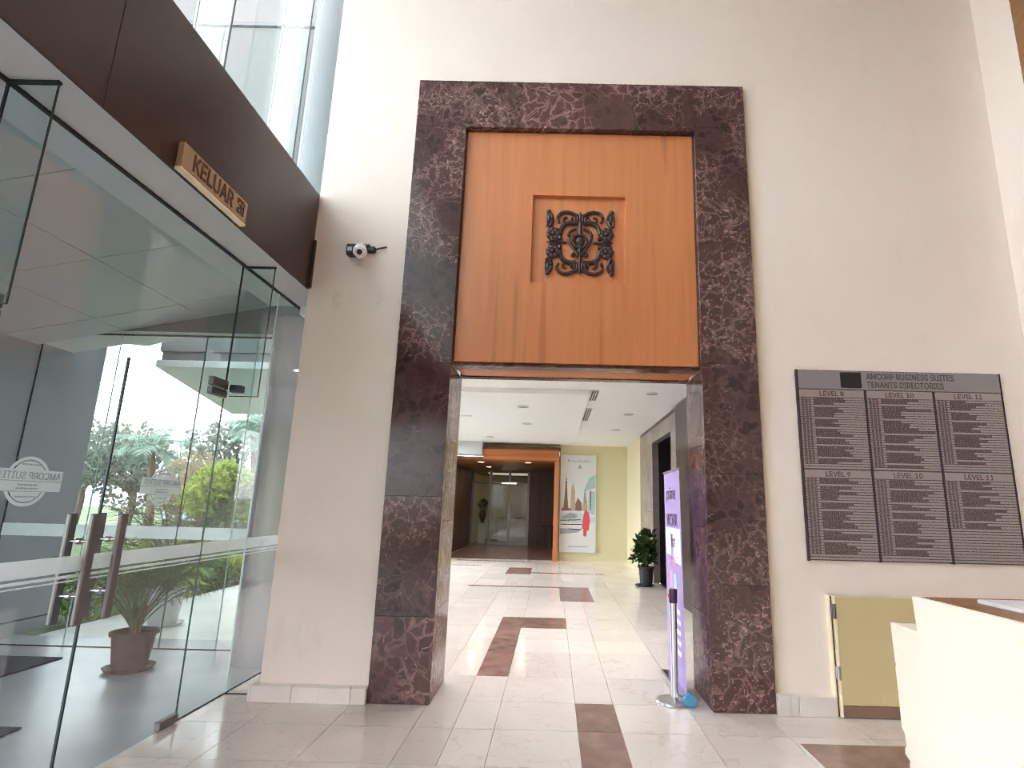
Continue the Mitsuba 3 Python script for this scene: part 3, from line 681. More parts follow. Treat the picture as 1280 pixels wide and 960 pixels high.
for i, (x, y, h, r, lm) in enumerate([(-17.0, 20.5, 4.3, 1.9, 'leaf_tree'), (-14.4, 19.5, 4.0, 1.7, 'leaf_tree'), (-21.5, 22, 4.4, 2.2, 'leaf_tree'),
                                      (-11.8, 21.0, 4.4, 1.8, 'leaf_tree'), (-18.3, 28, 5.0, 2.0, 'leaf_pale'), (-13.4, 27, 5.0, 1.9, 'leaf_pale'), (-9.4, 24, 4.6, 1.7, 'leaf_pale'),
                                      (-10.3, 17.0, 3.0, 1.3, 'leaf_rust'), (-8.6, 15.0, 2.7, 0.8, 'leaf_bright')]):
    lab = {'leaf_tree': ('dark green garden tree with a rounded crown', 'dark trees beyond the porch'), 'leaf_pale': ('tall pale green tree against the white sky', 'pale trees beyond the porch'),
           'leaf_rust': ('rust tinted small tree near the column', None), 'leaf_bright': ('yellow green small tree beside the column', None)}[lm]
    tree((x, y, -0.13), h, r, 60 + i, lm, lab[0], lab[1], n=1100 if lm == 'leaf_pale' else 2200)
for i, (x, y, h) in enumerate([(-12.6, 18.2, 3.2), (-10.6, 20.5, 4.2), (-8.9, 17.3, 3.8)]):
    palm_tree((x, y, -0.13), h, 90 + i, 'feathery palm tree rising against the white sky', 'palm trees beyond the porch')
hp = thing('site_hoarding', 'pale blue hoarding between the garden trees', 'hoarding')
for i in range(4):
    add('panel', box(-17.5 + i * 1.5, -16.02 + i * 1.5, 26.0, 26.06, 0.6, 3.0), 'hoarding_blue', parent=hp)
add('rail', box(-17.5, -11.5, 26.06, 26.14, -0.13, 0.6), 'concrete', parent=hp)

# ------------------------------------------------------------------ corridor beyond the doorway
CX0, CX1, CZ, CY = -3.4, 2.30, 3.50, 17.9
add('wall_corridor_left', cat(box(CX0 - 0.12, CX0, 6.85, 7.2, 0, CZ), box(CX0 - 0.2, CX0, 17.0, CY, 0, CZ), box(-3.40, -2.72, 6.60, 6.75, 0, 3.5)), 'yellow_paint', 'pale wall ends of the glazed corridor side', 'wall', kind='structure')
gl = thing('window_4', 'glazed side of the corridor towards the garden', 'window', kind='structure')
for a, c in zip([7.2, 9.65, 12.1, 14.55], [9.65, 12.1, 14.55, 17.0]):
    add('pane', pane_x(CX0 - 0.1, a + 0.03, c - 0.03, 0.1, CZ - 0.05), 'pane_glass', parent=gl)
    add('mullion', box(CX0 - 0.13, CX0 - 0.07, a - 0.03, a + 0.03, 0, CZ), 'dull_steel', parent=gl)
add('sill', box(CX0 - 0.15, CX0 - 0.05, 7.2, 17.0, 0, 0.10), 'dull_steel', parent=gl)
add('wall_corridor_right', cat(box(CX1, CX1 + 0.2, 15.0, CY, 0, CZ)), 'yellow_paint', 'pale yellow corridor wall behind the potted plant', 'wall', kind='structure')
add('wall_corridor_far', cat(box(0.17, CX1 + 0.2, CY, CY + 0.2, 0, CZ), box(CX0, 0.17, CY, CY + 0.2, 3.39, CZ)), 'yellow_paint', 'pale yellow end wall of the corridor', 'wall', kind='structure')
add('ceiling_corridor', cat(box(-2.70, CX1 + 0.2, 5.62, 6.75, CZ, CZ + 0.15), box(CX0 - 0.12, CX1 + 0.2, 6.75, CY + 0.2, CZ, CZ + 0.15)), 'white_paint', 'flat white corridor ceiling', 'ceiling', kind='structure')
add('wall_above_corridor', box(CX0 - 0.1, 4.4, 6.9, 22, 3.66, 9.5), 'wing_light', 'outer wall of the storeys above the corridor', 'wall', kind='structure')
add('bulkhead', box(CX0, -2.2, 17.2, CY, 3.10, CZ - 0.001), 'light_grey', 'grey bulkhead at the end of the corridor ceiling', 'bulkhead', kind='structure')
tray = add('ceiling_panel', bevel(-2.9, 0.575, 9.15, 14.45, CZ - 0.085, CZ - 0.001, 0.006), 'white_paint', 'dropped white ceiling panel in the corridor', 'ceiling panel', kind='structure')
for n, (y0, y1) in enumerate(((9.12, 10.05), (10.92, 12.50))):
    v = thing('slot_diffuser', ('nearer' if n == 0 else 'farther') + ' black slotted air diffuser in the corridor ceiling', 'air vent')
    add('frame', box(0.60, 0.735, y0, y1, CZ - 0.012, CZ - 0.001), 'soft_white', parent=v)
    for s in range(3):
        add('slot', box(0.612 + s * 0.041, 0.636 + s * 0.041, y0 + 0.02, y1 - 0.02, CZ - 0.0135, CZ - 0.011), 'black', parent=v)
for i, (x, y, z, lab) in enumerate([(1.62, 9.33, CZ, 'round recessed downlight nearest the marble jamb'), (1.52, 11.54, CZ, 'round downlight second from the marble jamb'), (1.51, 13.9, CZ, 'faint round downlight nearest the yellow wall corner'),
                                    (-0.60, 10.4, CZ - 0.085, 'round downlight in the middle of the dropped ceiling panel'), (-0.63, 12.6, CZ - 0.085, 'round downlight at the far side of the dropped ceiling panel'), (-1.85, 16.0, CZ, 'round downlight before the orange wood portal')] +
                                   [(x, y, CZ, f'lit corridor downlight above the {w}') for x, y, w in ((-1.6, 6.6, 'left of the passage mouth'), (0.2, 6.6, 'middle of the passage mouth'), (1.6, 6.6, 'right of the passage mouth'), (-1.6, 8.2, 'inlay at the left'), (0.2, 8.2, 'floor inlay end'), (-3.15, 9.4, 'glazed side'), (-3.15, 11.6, 'second bay of the glazed side'), (-3.15, 13.8, 'third bay of the glazed side'), (-3.15, 16.0, 'last bay of the glazed side'))]):
    d = thing('downlight', lab, 'ceiling light')
    add('trim_ring', lathe([(0.075, 0), (0.105, 0), (0.105, -0.010), (0.078, -0.014)], (x, y, z - 0.0005), 24), 'light_grey', parent=d, smooth=40)
    k = add('diffuser', lathe([(0, -0.004), (0.075, -0.004), (0.075, -0.001), (0, -0.001)], (x, y, z), 24), 'soft_white', parent=d)
    if i > 5: scene[k]['emitter'] = {'type': 'area', 'radiance': {'type': 'rgb', 'value': [68, 67, 66]}}  # added lamps out of view brighten the corridor; the visible downlights stay unlit
dv = thing('linear_vent', 'narrow grey linear vent near the left end of the dropped ceiling panel', 'air vent')
add('frame', box(-2.25, -1.72, 11.6, 11.75, CZ - 0.094, CZ - 0.0855), 'soft_white', parent=dv)
add('slot', box(-2.22, -1.75, 11.64, 11.71, CZ - 0.096, CZ - 0.0935), 'light_grey', parent=dv)

# dark granite portal on the right of the corridor
gp = thing('granite_portal', 'grey brown granite lift portal on the right of the corridor', 'doorway')
for (a, c, z0, z1) in ((13.15, 14.1, 0.002, 1.55), (13.15, 14.1, 1.55, 3.10), (14.1, 14.995, 0.002, 1.55), (14.1, 14.995, 1.55, 2.4), (14.1, 14.995, 2.4, 3.42), (13.15, 14.1, 3.10, 3.42), (11.05, 12.1, 3.10, 3.42), (12.1, 13.15, 3.10, 3.42),
                       (10.43, 11.05, 0.002, 1.2), (10.43, 11.05, 1.2, 2.4), (10.43, 11.05, 2.4, 3.42)):
    add('slab', bevel(CX1 - 0.03, CX1 + 0.12, a + 0.002, c - 0.002, z0, z1 - 0.002, 0.004), 'granite', parent=gp)
add('shadow_gap', box(CX1 - 0.02, CX1 + 0.1, 10.43, 14.995, 3.42, 3.498), 'granite_dark', parent=gp)
add('reveal', cat(box(CX1 + 0.12, 3.8, 10.9, 11.05, 0, 3.3), box(CX1 + 0.12, 3.8, 13.15, 13.3, 0, 3.3), box(CX1 + 0.12, 3.8, 11.05, 13.15, 3.1, 3.3), box(3.8, 3.9, 10.9, 13.3, 0, 3.3), box(CX1 + 0.12, 3.8, 11.05, 13.15, -0.05, 0.0)), 'granite_dark', parent=gp)
add('wall_corridor_near', box(CX1 - 0.06, CX1 + 0.14, 5.66, 10.425, 0, 3.498), 'granite_dark', 'dark stone corridor wall behind the right marble jamb', 'wall', kind='structure')

# orange portal and alcove with glass doors
ap = thing('wood_portal', 'orange wood portal at the far end of the corridor', 'doorway')
add('fascia', bevel(-2.2, 0.16, 17.45, 18.2, 2.98, 3.30, 0.006), 'orange_wood_plain', parent=ap)
add('top_trim', bevel(-2.18, 0.20, 17.42, 18.2, 3.302, 3.385, 0.004), 'dark_wood', 'dark brown top edge', parent=ap)
add('post', bevel(0.02, 0.165, 17.55, 18.2, 0.002, 2.975, 0.006), 'orange_wood', parent=ap)
AY = 24.0
add('wall_alcove', cat(box(CX0 - 0.1, CX0, CY, AY, 0, 3.2), box(0.10, 0.25, 18.2, AY, 0, 3.2), box(-1.0, 0.10, AY, AY + 0.12, 0, 3.2)), 'dark_wood', 'dark wood lined walls of the alcove behind the orange portal', 'wall', kind='structure')
add('ceiling_alcove', cat(box(CX0 - 0.1, 0.25, 18.21, AY + 4.2, 3.0, 3.09), box(CX0 - 0.1, -2.21, CY, 18.21, 3.0, 3.09)), 'brown_wood', 'brown wood ceiling of the alcove', 'ceiling', kind='structure')
add('floor_alcove', box(CX0 - 0.1, 0.25, 18.0, AY + 4.2, -0.12, -0.002), 'brown_tile_0', 'brown polished floor of the alcove', 'floor', kind='structure')
add('wall_room_beyond', cat(box(CX0 - 0.1, 0.25, AY + 4.0, AY + 4.2, 0, 3.0), box(CX0 - 0.3, CX0 - 0.1, AY, AY + 4.2, 0, 3.0), box(0.25, 0.4, AY + 0.12, AY + 4.2, 0, 3.0)), 'yellow_paint', 'pale walls of the lit room behind the far glass doors', 'wall', kind='structure')
fd = thing('door_3', 'double glass doors with grey metal frames at the back of the alcove', 'door', kind='structure')
for x in (-3.38, -2.62, -1.83, -1.04):
    add('stile', box(x - 0.045, x + 0.045, AY - 0.03, AY + 0.05, 0.0, 3.0), 'dull_steel', parent=fd)
add('transom', box(-3.38, -1.04, AY - 0.035, AY + 0.05, 2.46, 2.56), 'dull_steel', parent=fd)
add('bottom_rail', cat(box(-2.58, -1.88, AY - 0.02, AY + 0.04, 0.02, 0.16), box(-1.78, -1.08, AY - 0.02, AY + 0.04, 0.02, 0.16)), 'dull_steel', parent=fd)
for a, c in ((-3.33, -2.67), (-2.57, -1.88), (-1.78, -1.09)):
    add('pane', pane_y(AY, a, c, 0.16, 2.46), 'pane_glass', parent=fd)
for x in (-1.93, -1.73):
    add('pull', cat(cyl((x, AY - 0.09, 0.85), (x, AY - 0.09, 1.75), 0.016), cyl((x, AY - 0.09, 0.95), (x, AY, 0.95), 0.010), cyl((x, AY - 0.09, 1.65), (x, AY, 1.65), 0.010)), 'steel', parent=fd, smooth=40)
k = add('door_header_lamp', bevel(-2.15, -1.55, AY - 0.08, AY - 0.036, 2.48, 2.53, 0.004), 'white_plastic', 'slim white glowing strip lamp over the far glass doors', 'lamp')
scene[k]['emitter'] = {'type': 'area', 'radiance': {'type': 'rgb', 'value': [0.35, 0.33, 0.3]}}
for i, (x, y, lab) in enumerate([(-2.43, 21.3, 'glowing alcove downlight nearest the far glass doors'), (-2.43, 18.9, 'glowing alcove downlight at the left end of the orange fascia'), (-0.86, 18.75, 'bright alcove downlight under the right part of the orange fascia')]):
    d = thing('downlight', lab, 'ceiling light')
    add('trim_ring', lathe([(0.085, 0), (0.115, 0), (0.115, -0.012), (0.088, -0.016)], (x, y, 2.9995), 24), 'white_plastic', parent=d, smooth=40)
    k = add('diffuser', lathe([(0, -0.006), (0.085, -0.006), (0.085, -0.001), (0, -0.001)], (x, y, 2.9995), 24), 'white_plastic', parent=d)
    scene[k]['emitter'] = {'type': 'area', 'radiance': {'type': 'rgb', 'value': [12, 9.5, 6.5]}}
rl = add('room_ceiling_lamp', box(-2.9, -0.9, AY + 1.2, AY + 2.6, 2.97, 2.998), 'white_plastic', 'long lit ceiling lamp in the room behind the far glass doors', 'ceiling light')
scene[rl]['emitter'] = {'type': 'area', 'radiance': {'type': 'rgb', 'value': [0.05, 0.045, 0.035]}}
rc = thing('reception_desk', 'low white desk in the lit room behind the far glass doors', 'desk')
add('front', box(-2.5, -0.7, AY + 2.7, AY + 2.8, 0.0, 1.0), 'soft_white', parent=rc)
add('top', box(-2.55, -0.65, AY + 2.6, AY + 3.2, 1.0, 1.06), 'brown_wood', parent=rc)
vs = thing('flower_urn', 'pale urn with dark foliage on a plinth left of the far glass doors', 'urn')
add('plinth', bevel(-3.16, -2.86, AY + 0.7, AY + 1.0, 0.0, 0.85, 0.006), 'soft_white', parent=vs)
add('urn', lathe([(0, 0.85), (0.09, 0.85), (0.06, 0.93), (0.14, 1.10), (0.15, 1.25), (0.10, 1.36), (0.12, 1.40), (0, 1.38)], (-3.01, AY + 0.85, 0), 20), 'board_dark', parent=vs, smooth=40)
add('foliage', leafcloud((-3.01, AY + 0.85, 1.62), (0.20, 0.2, 0.22), 160, 0.13, r3), 'leaf_house', parent=vs)
ct = thing('console_table', 'small dark console table against the alcove wood wall', 'table')
add('top', bevel(-0.62, 0.03, 22.6, 23.1, 0.80, 0.85, 0.005), 'black', parent=ct)
for x in (-0.58, -0.01):
    for y in (22.64, 23.06):
        add('leg', box(x - 0.025, x + 0.025, y - 0.025, y + 0.025, 0.0, 0.80), 'black', parent=ct)

# poster on the end wall: a generic watercolour of towers and boats
ps = thing('wall_poster', 'tall white canvas with a watercolour of towers and boats', 'poster')
QX0, QX1, QZ0, QZ1, QY = 0.205, 1.325, 0.255, 3.20, 17.80
add('canvas', bevel(QX0, QX1, QY, CY - 0.002, QZ0, QZ1, 0.006), 'canvas', parent=ps)
W, Hh = QX1 - QX0, QZ1 - QZ0
def paint(geom, m, lift, nm='print'):
    for g in (getattr(geom, 'geoms', [geom]) if nm == 'print' else [geom]):
        add(nm, front(ext(g, 0.0015), QX0, QY - 0.0004 - lift * 0.0016, QZ0), m, parent=ps)
def P(*pts): return Polygon([(a * W, b * Hh) for a, b in pts])
paint(unary_union([P((0.02, 0.30), (0.98, 0.30), (0.98, 0.36), (0.60, 0.40), (0.02, 0.40))]), 'ink_pale', 0)
paint(unary_union([P((0.66, 0.62), (0.98, 0.66), (0.98, 0.80), (0.80, 0.76)), P((0.78, 0.40), (0.97, 0.38), (0.97, 0.62), (0.80, 0.62))]), 'ink_teal', 0)
paint(unary_union([P((0.02, 0.18), (0.5, 0.20), (0.62, 0.235), (0.02, 0.24)), P((0.05, 0.355), (0.3, 0.40), (0.5, 0.375), (0.45, 0.345), (0.1, 0.335))]), 'ink_grey', 1)
paint(unary_union([P((0.10, 0.44), (0.24, 0.44), (0.21, 0.56), (0.185, 0.72), (0.155, 0.72), (0.13, 0.56)), P((0.05, 0.415), (0.33, 0.42), (0.33, 0.445), (0.05, 0.445))]), 'ink_brown', 1)
paint(P((0.15, 0.70), (0.19, 0.70), (0.18, 0.755), (0.16, 0.755)), 'ink_dark', 2)
paint(unary_union([P((0.30, 0.42), (0.42, 0.42), (0.41, 0.63), (0.36, 0.71), (0.31, 0.63))]), 'ink_sand', 1)
paint(unary_union([P((0.43, 0.42), (0.62, 0.42), (0.60, 0.50), (0.54, 0.53), (0.50, 0.56), (0.47, 0.52), (0.43, 0.49))]), 'ink_brown', 2)
paint(unary_union([P((0.62, 0.42), (0.77, 0.42), (0.76, 0.52), (0.72, 0.56), (0.69, 0.66), (0.66, 0.56))]), 'ink_sand', 1)
paint(unary_union([P((0.66, 0.50), (0.73, 0.50), (0.72, 0.58), (0.69, 0.66), (0.67, 0.58))]), 'ink_slate', 2)
paint(unary_union([P((0.84, 0.44), (0.86, 0.44), (0.86, 0.63), (0.84, 0.63)), P((0.02, 0.315), (0.58, 0.325), (0.58, 0.335), (0.02, 0.325)), P((0.02, 0.275), (0.62, 0.278), (0.62, 0.287), (0.02, 0.283)), P((0.28, 0.23), (0.6, 0.225), (0.6, 0.236), (0.28, 0.24))]), 'ink_dark', 2)
paint(unary_union([P((0.62, 0.24), (0.80, 0.22), (0.84, 0.32), (0.80, 0.40), (0.70, 0.44), (0.64, 0.34)), P((0.66, 0.17), (0.74, 0.16), (0.76, 0.24), (0.66, 0.24))]), 'ink_red', 3)
rp = random.Random(2)
marks = [P((x, 0.928), (x + rp.uniform(0.02, 0.045), 0.928), (x + 0.02, 0.944), (x, 0.944)) for x in np.arange(0.30, 0.84, 0.05)] + [Point(0.23 * W, 0.938 * Hh).buffer(0.035)]
paint(unary_union(marks + [P((0.48, 0.86), (0.60, 0.86), (0.54, 0.90)), P((0.25, 0.055), (0.78, 0.055), (0.78, 0.062), (0.25, 0.062))]), 'ink_grey', 1, 'lettering')

# potted house plant by the granite portal
hp_ = thing('potted_plant', 'bushy dark leaved plant in a black pot beside the granite portal', 'potted plant')
HPX, HPY = 2.02, 12.62
P_ = pot_mesh(0.165, 0.40); P_.apply_translation((HPX, HPY, 0)); add('pot', P_, 'black_pot', parent=hp_, smooth=35)
add('saucer', lathe([(0, 0), (0.17, 0), (0.21, 0.03), (0.19, 0.03), (0.16, 0.01), (0, 0.01)], (HPX - 0.03, HPY, 0.0)), 'black_pot', parent=hp_, smooth=35)
for q in range(7):
    a = q * 0.9
    add('stem', tube([(HPX, HPY, 0.34), (HPX + 0.07 * math.cos(a), HPY + 0.07 * math.sin(a), 0.7), (HPX + 0.12 * math.cos(a), HPY + 0.12 * math.sin(a), 0.95)], [0.012, 0.009, 0.004], 5), 'palm_stem', parent=hp_)
add('foliage', cat(leafcloud((HPX, HPY, 0.86), (0.20, 0.20, 0.30), 260, 0.15, r3), leafcloud((HPX - 0.05, HPY, 0.62), (0.26, 0.22, 0.22), 150, 0.14, r3)), 'leaf_house', parent=hp_, kind='stuff')

# ------------------------------------------------------------------ banner, barrier post
bn = thing('roll_up_banner', 'purple roll up banner seen edge on in front of the right marble jamb', 'banner')
BX, BY0, BY1, BZ = 1.165, 5.20, 5.96, 1.985
def bpt(y, z): return (BX + 0.02 * z, y + 0.29 * (z / BZ), z)
def sheet(y0, y1, z0, z1, d=0.0):
    v = [bpt(y0, z0), bpt(y1, z0), bpt(y1, z1), bpt(y0, z1)]
    return rect([(a - d, b, c) for a, b, c in v])
def strip_mesh(m2, y, z, d):
    """outline in xy put on the banner face that looks to -x, reading along -y"""
    m = m2.copy(); v = m.vertices
    w = [bpt(y - a, z + b) for a, b in v[:, :2]]
    m.vertices = np.array([(q[0] - d - c, q[1], q[2]) for q, c in zip(w, v[:, 2])])
    m.invert()
    return m
add('sheet', sheet(BY0, BY1, 0.075, BZ), 'banner_purple', parent=bn)
base = cat(bevel(BX - 0.075, BX + 0.045, BY0 - 0.02, BY1, 0.020, 0.080, 0.012))
add('base_rail', base, 'steel', parent=bn)
add('end_cap', cyl((BX + 0.012, BY0 - 0.075, 0.052), (BX + 0.012, BY0 - 0.02, 0.052), 0.050, 28), 'blue_cap', 'round blue end cap', parent=bn, smooth=40)
add('foot', bevel(BX - 0.05, BX + 0.05, BY0, BY1 - 0.02, 0.001, 0.020, 0.004), 'steel', parent=bn)
p0, p1 = bpt(BY0, BZ), bpt(BY1, BZ)
add('top_rail', tube([p0, p1], 0.012, 8), 'steel', parent=bn, smooth=40)
pm = bpt((BY0 + BY1) / 2, BZ)
add('pole', tube([(BX + 0.045, (BY0 + BY1) / 2, 0.08), (pm[0] + 0.03, pm[1], pm[2])], 0.010, 8), 'banner_side', parent=bn, smooth=40)
def btext(s, h, y, z, m, width=None):
    tm = meshkit.text_mesh(s, h, 0.0015)
    tm.apply_translation((-tm.bounds[0][0], 0, 0))
    if width: tm.apply_scale((width / tm.extents[0], 1, 1))
    add('lettering', strip_mesh(tm, y, z, 0.003), m, parent=bn)
btext('prime', 0.12, BY1 - 0.14, 1.70, 'banner_text', 0.42)
btext('WORK', 0.12, BY1 - 0.12, 1.44, 'banner_text', 0.50)
btext('for', 0.11, BY1 - 0.30, 1.24, 'banner_text', 0.20)
btext('RENT', 0.10, BY1 - 0.24, 1.06, 'banner_pink', 0.38)
for y0, y1, z0, z1 in ((BY1 - 0.28, BY1 - 0.04, 1.16, 1.37), (BY0 + 0.04, BY0 + 0.36, 1.10, 1.37), (BY0 + 0.04, BY1 - 0.04, 1.37, 1.42)):
    add('notice', sheet(y0, y1, z0, z1, 0.0022), 'banner_white', 'white paper taped on the banner', parent=bn)
add('swatch', sheet(BY0 + 0.42, BY0 + 0.54, 0.86, 1.02, 0.003), 'banner_pink', parent=bn)
add('swatch', sheet(BY0 + 0.26, BY0 + 0.38, 0.82, 1.00, 0.003), 'banner_cyan', parent=bn)
rb = random.Random(6)
for i in range(5):
    add('printed_line', sheet(BY0 + 0.14, BY0 + 0.14 + rb.uniform(0.2, 0.45), 0.32 + i * 0.085, 0.36 + i * 0.085, 0.003), 'banner_white', parent=bn)

st = thing('barrier_post', 'chrome belt barrier post on a round base in front of the purple banner', 'barrier post')
SX, SYY = 1.075, 5.255
add('base', lathe([(0, 0), (0.160, 0), (0.163, 0.008), (0.150, 0.022), (0.06, 0.040), (0.034, 0.05), (0, 0.05)], (SX, SYY, 0.0), 40), 'steel', parent=st, smooth=35)
add('post', lathe([(0, 0.045), (0.030, 0.045), (0.030, 0.80), (0, 0.80)], (SX, SYY, 0), 28), 'steel', parent=st, smooth=40)
hd_ = add('head', lathe([(0, 0.80), (0.034, 0.80), (0.036, 0.812), (0.036, 0.905), (0.030, 0.916), (0, 0.918)], (SX, SYY, 0), 28), 'belt_purple', 'dark purple belt cassette', parent=st, smooth=35)
add('red_clip', bevel(SX - 0.046, SX - 0.030, SYY - 0.03, SYY + 0.01, 0.845, 0.875, 0.003), 'red_button', parent=hd_)
add('belt_tail', cat(bevel(SX + 0.014, SX + 0.020, SYY - 0.034, SYY - 0.030, 0.60, 0.82, 0.001)), 'belt_purple', parent=st)

# ------------------------------------------------------------------ directory board
db = thing('directory_board', 'wide grey tenants directory board on the wall right of the doorway', 'directory board')
DX = [2.200, 2.812, 3.433, 4.062]
DY = WALL - 0.002
add('back_plate', box(DX[0], DX[3], DY - 0.022, DY, 1.205, 2.885), 'board_back', parent=db)
hdp = add('header', bevel(DX[0] + 0.016, DX[3] - 0.010, DY - 0.028, DY - 0.0225, 2.708, 2.880, 0.002), 'board_silver', parent=db)
add('black_square', box(2.60, 2.79, DY - 0.0300, DY - 0.0282, 2.722, 2.868), 'black', 'black square', parent=hdp)
def wtext(s, h, x, z, m, parent, width=None, centre=False, bold=False, y=DY - 0.0285):
    tm = meshkit.text_mesh(s, h, 0.0015, bold)
    tm.apply_translation((-tm.bounds[0][0], 0, 0))
    if width: tm.apply_scale((width / tm.extents[0], 1, 1))
    if centre: tm.apply_translation((-tm.extents[0] / 2, 0, 0))
    add('lettering', front(tm, x, y, z), m, parent=parent)
wtext('AMCORP BUSINESS SUITES', 0.053, 2.838, 2.808, 'board_text', hdp, 0.80, bold=True)
wtext('TENANTS DIRECTORIES', 0.053, 2.838, 2.730, 'board_text', hdp, 0.70, bold=True)
names = [('LEVEL 8', 'LEVEL 9'), ('LEVEL 10', 'LEVEL 10'), ('LEVEL 11', 'LEVEL 11')]
rd = random.Random(12)
for c in range(3):
    x0, x1 = DX[c] + 0.012, DX[c + 1] - (0.004 if c < 2 else 0.010)
    for r, (zt, zh, zb) in enumerate(((2.702, 2.628, 1.985), (1.978, 1.904, 1.212))):
        sec = add('level_header', bevel(x0 + 0.004, x1 - 0.004, DY - 0.028, DY - 0.0225, zh + 0.003, zt - 0.002, 0.002), 'board_strip', parent=db)
        wtext(names[c][r], 0.042, (x0 + x1) / 2, zh + 0.016, 'board_text', sec, centre=True, bold=True)
        n = 29
        h = (zh - zb) / n
        strips = [box(x0 + 0.004, x1 - 0.004, DY - 0.026, DY - 0.0225, zb + i * h + 0.0032, zb + (i + 1) * h - 0.0032) for i in range(n)]
        add('name_strips', cat(strips), 'board_strip', parent=db, kind='stuff')
        txt, run = [], 0
        blank = rd.randrange(3, 6)
        for i in range(n):
            z = zh - (i + 0.5) * h
            if i > n - rd.randrange(2, 5) - (9 if (c, r) == (2, 1) else 0): continue
            x = x0 + 0.02
            for w in (0.022, 0.022, 0.018):
                txt.append(sbox(x, z - 0.0065, x + w, z + 0.0065)); x += w + 0.010
            run += 1
            if run == blank:
                run, blank = 0, rd.randrange(3, 8); continue
            xe = x0 + 0.13 + rd.uniform(0.14, 0.34) * (1.0 if rd.random() > 0.2 else 1.4)
            x = x0 + 0.13
            while x < min(xe, x1 - 0.03):
                w = rd.uniform(0.008, 0.020); txt.append(sbox(x, z - 0.008, x + w, z + 0.008)); x += w + 0.003
        add('printed_names', cat([front(trimesh.creation.extrude_polygon(q, 0.0012, engine='earcut'), 0, DY - 0.0262, 0) for q in txt]), 'board_text', parent=db, kind='stuff')
for x in DX:
    add('upright', box(x - 0.004, x + 0.012 if x < 4 else x + 0.002, DY - 0.030, DY - 0.0005, 1.200, 2.886 if x in (DX[0], DX[3]) else 2.704), 'board_dark', parent=db)

# ------------------------------------------------------------------ security camera
sc = thing('security_camera', 'small white dome camera with black cable high on the left wall', 'security camera')
cx, cz_ = -1.955, 3.905
jb = add('junction_box', bevel(cx - 0.075, cx + 0.025, WALL - 0.085, WALL - 0.001, cz_ - 0.005, cz_ + 0.105, 0.008), 'black', parent=sc)
add('label', box(cx - 0.062, cx - 0.018, WALL - 0.088, WALL - 0.0855, cz_ + 0.03, cz_ + 0.07), 'light_grey', parent=jb)
add('arm', cat(bevel(cx - 0.02, cx + 0.14, WALL - 0.07, WALL - 0.04, cz_ + 0.082, cz_ + 0.110, 0.006), bevel(cx + 0.10, cx + 0.19, WALL - 0.06, WALL - 0.001, cz_ + 0.04, cz_ + 0.095, 0.010)), 'black', parent=sc)
bd = add('dome', cat(ball((cx + 0.065, WALL - 0.095, cz_ + 0.02), 0.065, (1, 1, 1.05), 3), cyl((cx + 0.065, WALL - 0.085, cz_ + 0.045), (cx + 0.065, WALL - 0.085, cz_ + 0.095), 0.045)), 'white_plastic', parent=sc, smooth=40)
dvec = np.array([0.22, -0.76, -0.42]); dvec /= np.linalg.norm(dvec)
c0 = np.array([cx + 0.065, WALL - 0.095, cz_ + 0.02])
add('lens', cyl(c0 + dvec * 0.055, c0 + dvec * 0.071, 0.026, 24), 'black', parent=bd, smooth=40)
add('cable', tube(bez([(cx + 0.17, WALL - 0.02, cz_ + 0.07), (cx + 0.22, WALL - 0.03, cz_ + 0.06), (cx + 0.24, WALL - 0.02, cz_ + 0.10), (cx + 0.275, WALL - 0.004, cz_ + 0.105)], 12), 0.008, 6) if False else
    tube(np.array([(cx + 0.17, WALL - 0.02, cz_ + 0.07), (cx + 0.21, WALL - 0.022, cz_ + 0.085), (cx + 0.25, WALL - 0.012, cz_ + 0.10), (cx + 0.285, WALL - 0.004, cz_ + 0.112)]), 0.009, 6), 'black', parent=sc, smooth=40)

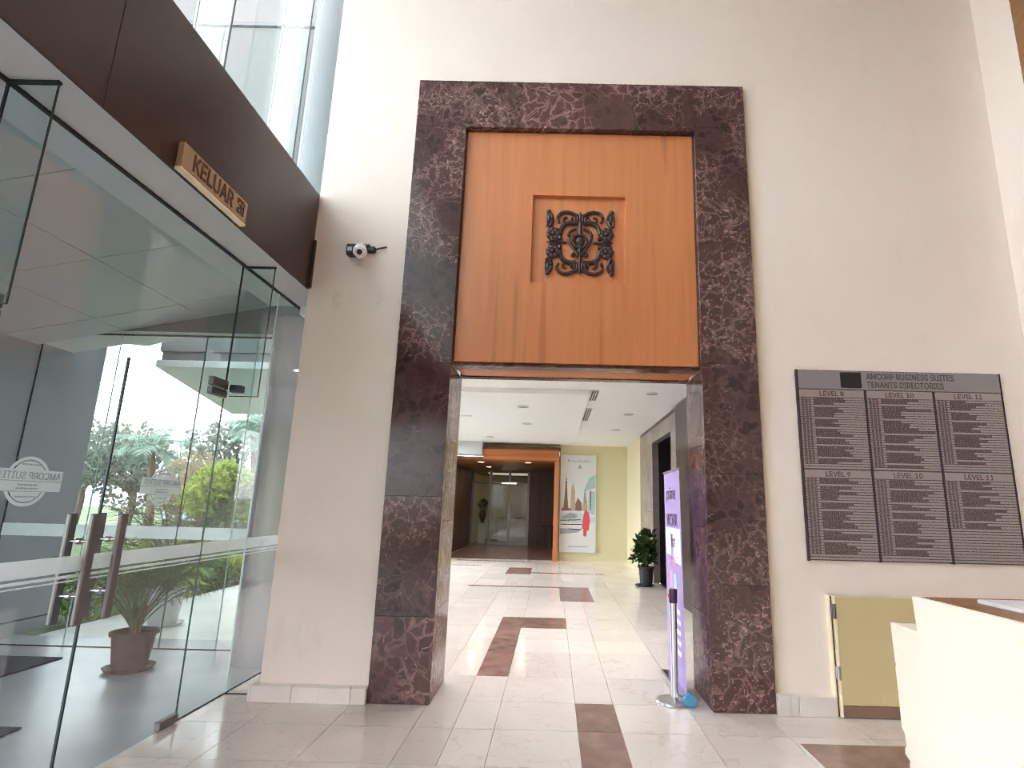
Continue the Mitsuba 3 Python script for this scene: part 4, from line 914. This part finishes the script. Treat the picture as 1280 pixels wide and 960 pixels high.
# ------------------------------------------------------------------ low gate and counter at the right
gt = thing('low_gate', 'low ochre gate panel with side hinges below the directory board', 'gate')
add('leaf', bevel(2.372, 3.30, 4.985, 5.030, 0.092, 0.922, 0.004), 'ochre_paint', parent=gt)
add('edge_strip', bevel(2.356, 2.3715, 4.983, 5.032, 0.004, 0.925, 0.003), 'sign_cream', 'cream edging strip', parent=gt)
add('kick_board', bevel(2.3735, 3.30, 4.978, 5.030, 0.004, 0.090, 0.003), 'base_brown', 'brown kick board', parent=gt)
add('gap_batten', box(2.336, 2.356, 5.02, WALL - 0.001, 0.004, 0.92), 'dark_wood', parent=gt)
add('jamb_strip', bevel(2.322, 2.3355, 5.0, WALL - 0.001, 0.002, 0.93, 0.002), 'sign_cream', parent=gt)
for z0, z1, m in ((0.75, 0.865, 'dull_steel'), (0.285, 0.385, 'steel')):
    h = add('hinge', cat(bevel(2.330, 2.368, 4.974, 4.984, z0, z1, 0.002), cyl((2.348, 4.972, z0), (2.348, 4.972, z1), 0.008)), m, parent=gt, smooth=40)
ct2 = thing('reception_counter', 'stepped cream reception counter at the lower right corner', 'counter')
FX = 2.292
prof = [(0.6, 0.0), (3.985, 0.0), (4.0, 0.06), (3.985, 0.085), (4.035, 0.105), (4.03, 0.145), (4.012, 0.16), (4.02, 0.235), (4.045, 0.255), (4.052, 0.62), (4.040, 0.635), (4.052, 0.65), (4.060, 0.893), (3.775, 0.893), (3.792, 1.098), (0.6, 1.098)]
m = ext(Polygon(prof), 0.04); v = m.vertices
m.vertices = np.c_[FX + v[:, 2], v[:, 0], v[:, 1]]
add('front_panel', m, 'counter_cream', parent=ct2)
m = ext(Polygon([(2.6, 0.0), (3.965, 0.0), (4.02, 0.28), (4.04, 0.86), (2.6, 0.86)]), 0.55); v = m.vertices
m.vertices = np.c_[FX + 0.041 + v[:, 2], v[:, 0], v[:, 1]]
add('lower_body', m, 'ochre_paint', parent=ct2)
add('lower_top', bevel(FX + 0.041, 2.90, 3.76, 4.045, 0.862, 0.892, 0.003), 'counter_cream', parent=ct2)
add('upper_body', box(FX + 0.041, 2.90, 0.62, 3.765, 0.0, 1.060), 'base_brown', parent=ct2)
add('worktop', bevel(FX + 0.041, 2.98, 0.60, 3.785, 1.062, 1.097, 0.003), 'brown_wood', 'brown wood top', parent=ct2)
add('counter_slab', bevel(2.535, 3.05, 1.3, 3.56, 1.0975, 1.122, 0.005), 'slab_grey', 'pale grey slab lying on the brown counter top', 'slab')
cur = thing('wall_cladding', 'brown wood cladding high on the right side wall', 'wall cladding')
for i, a in enumerate(np.arange(-1.4, 4.6, 1.0)):
    add('board', bevel(4.335, 4.359, a + 0.002, a + 0.998, 3.2, 8.2, 0.004), 'brown_wood', parent=cur)
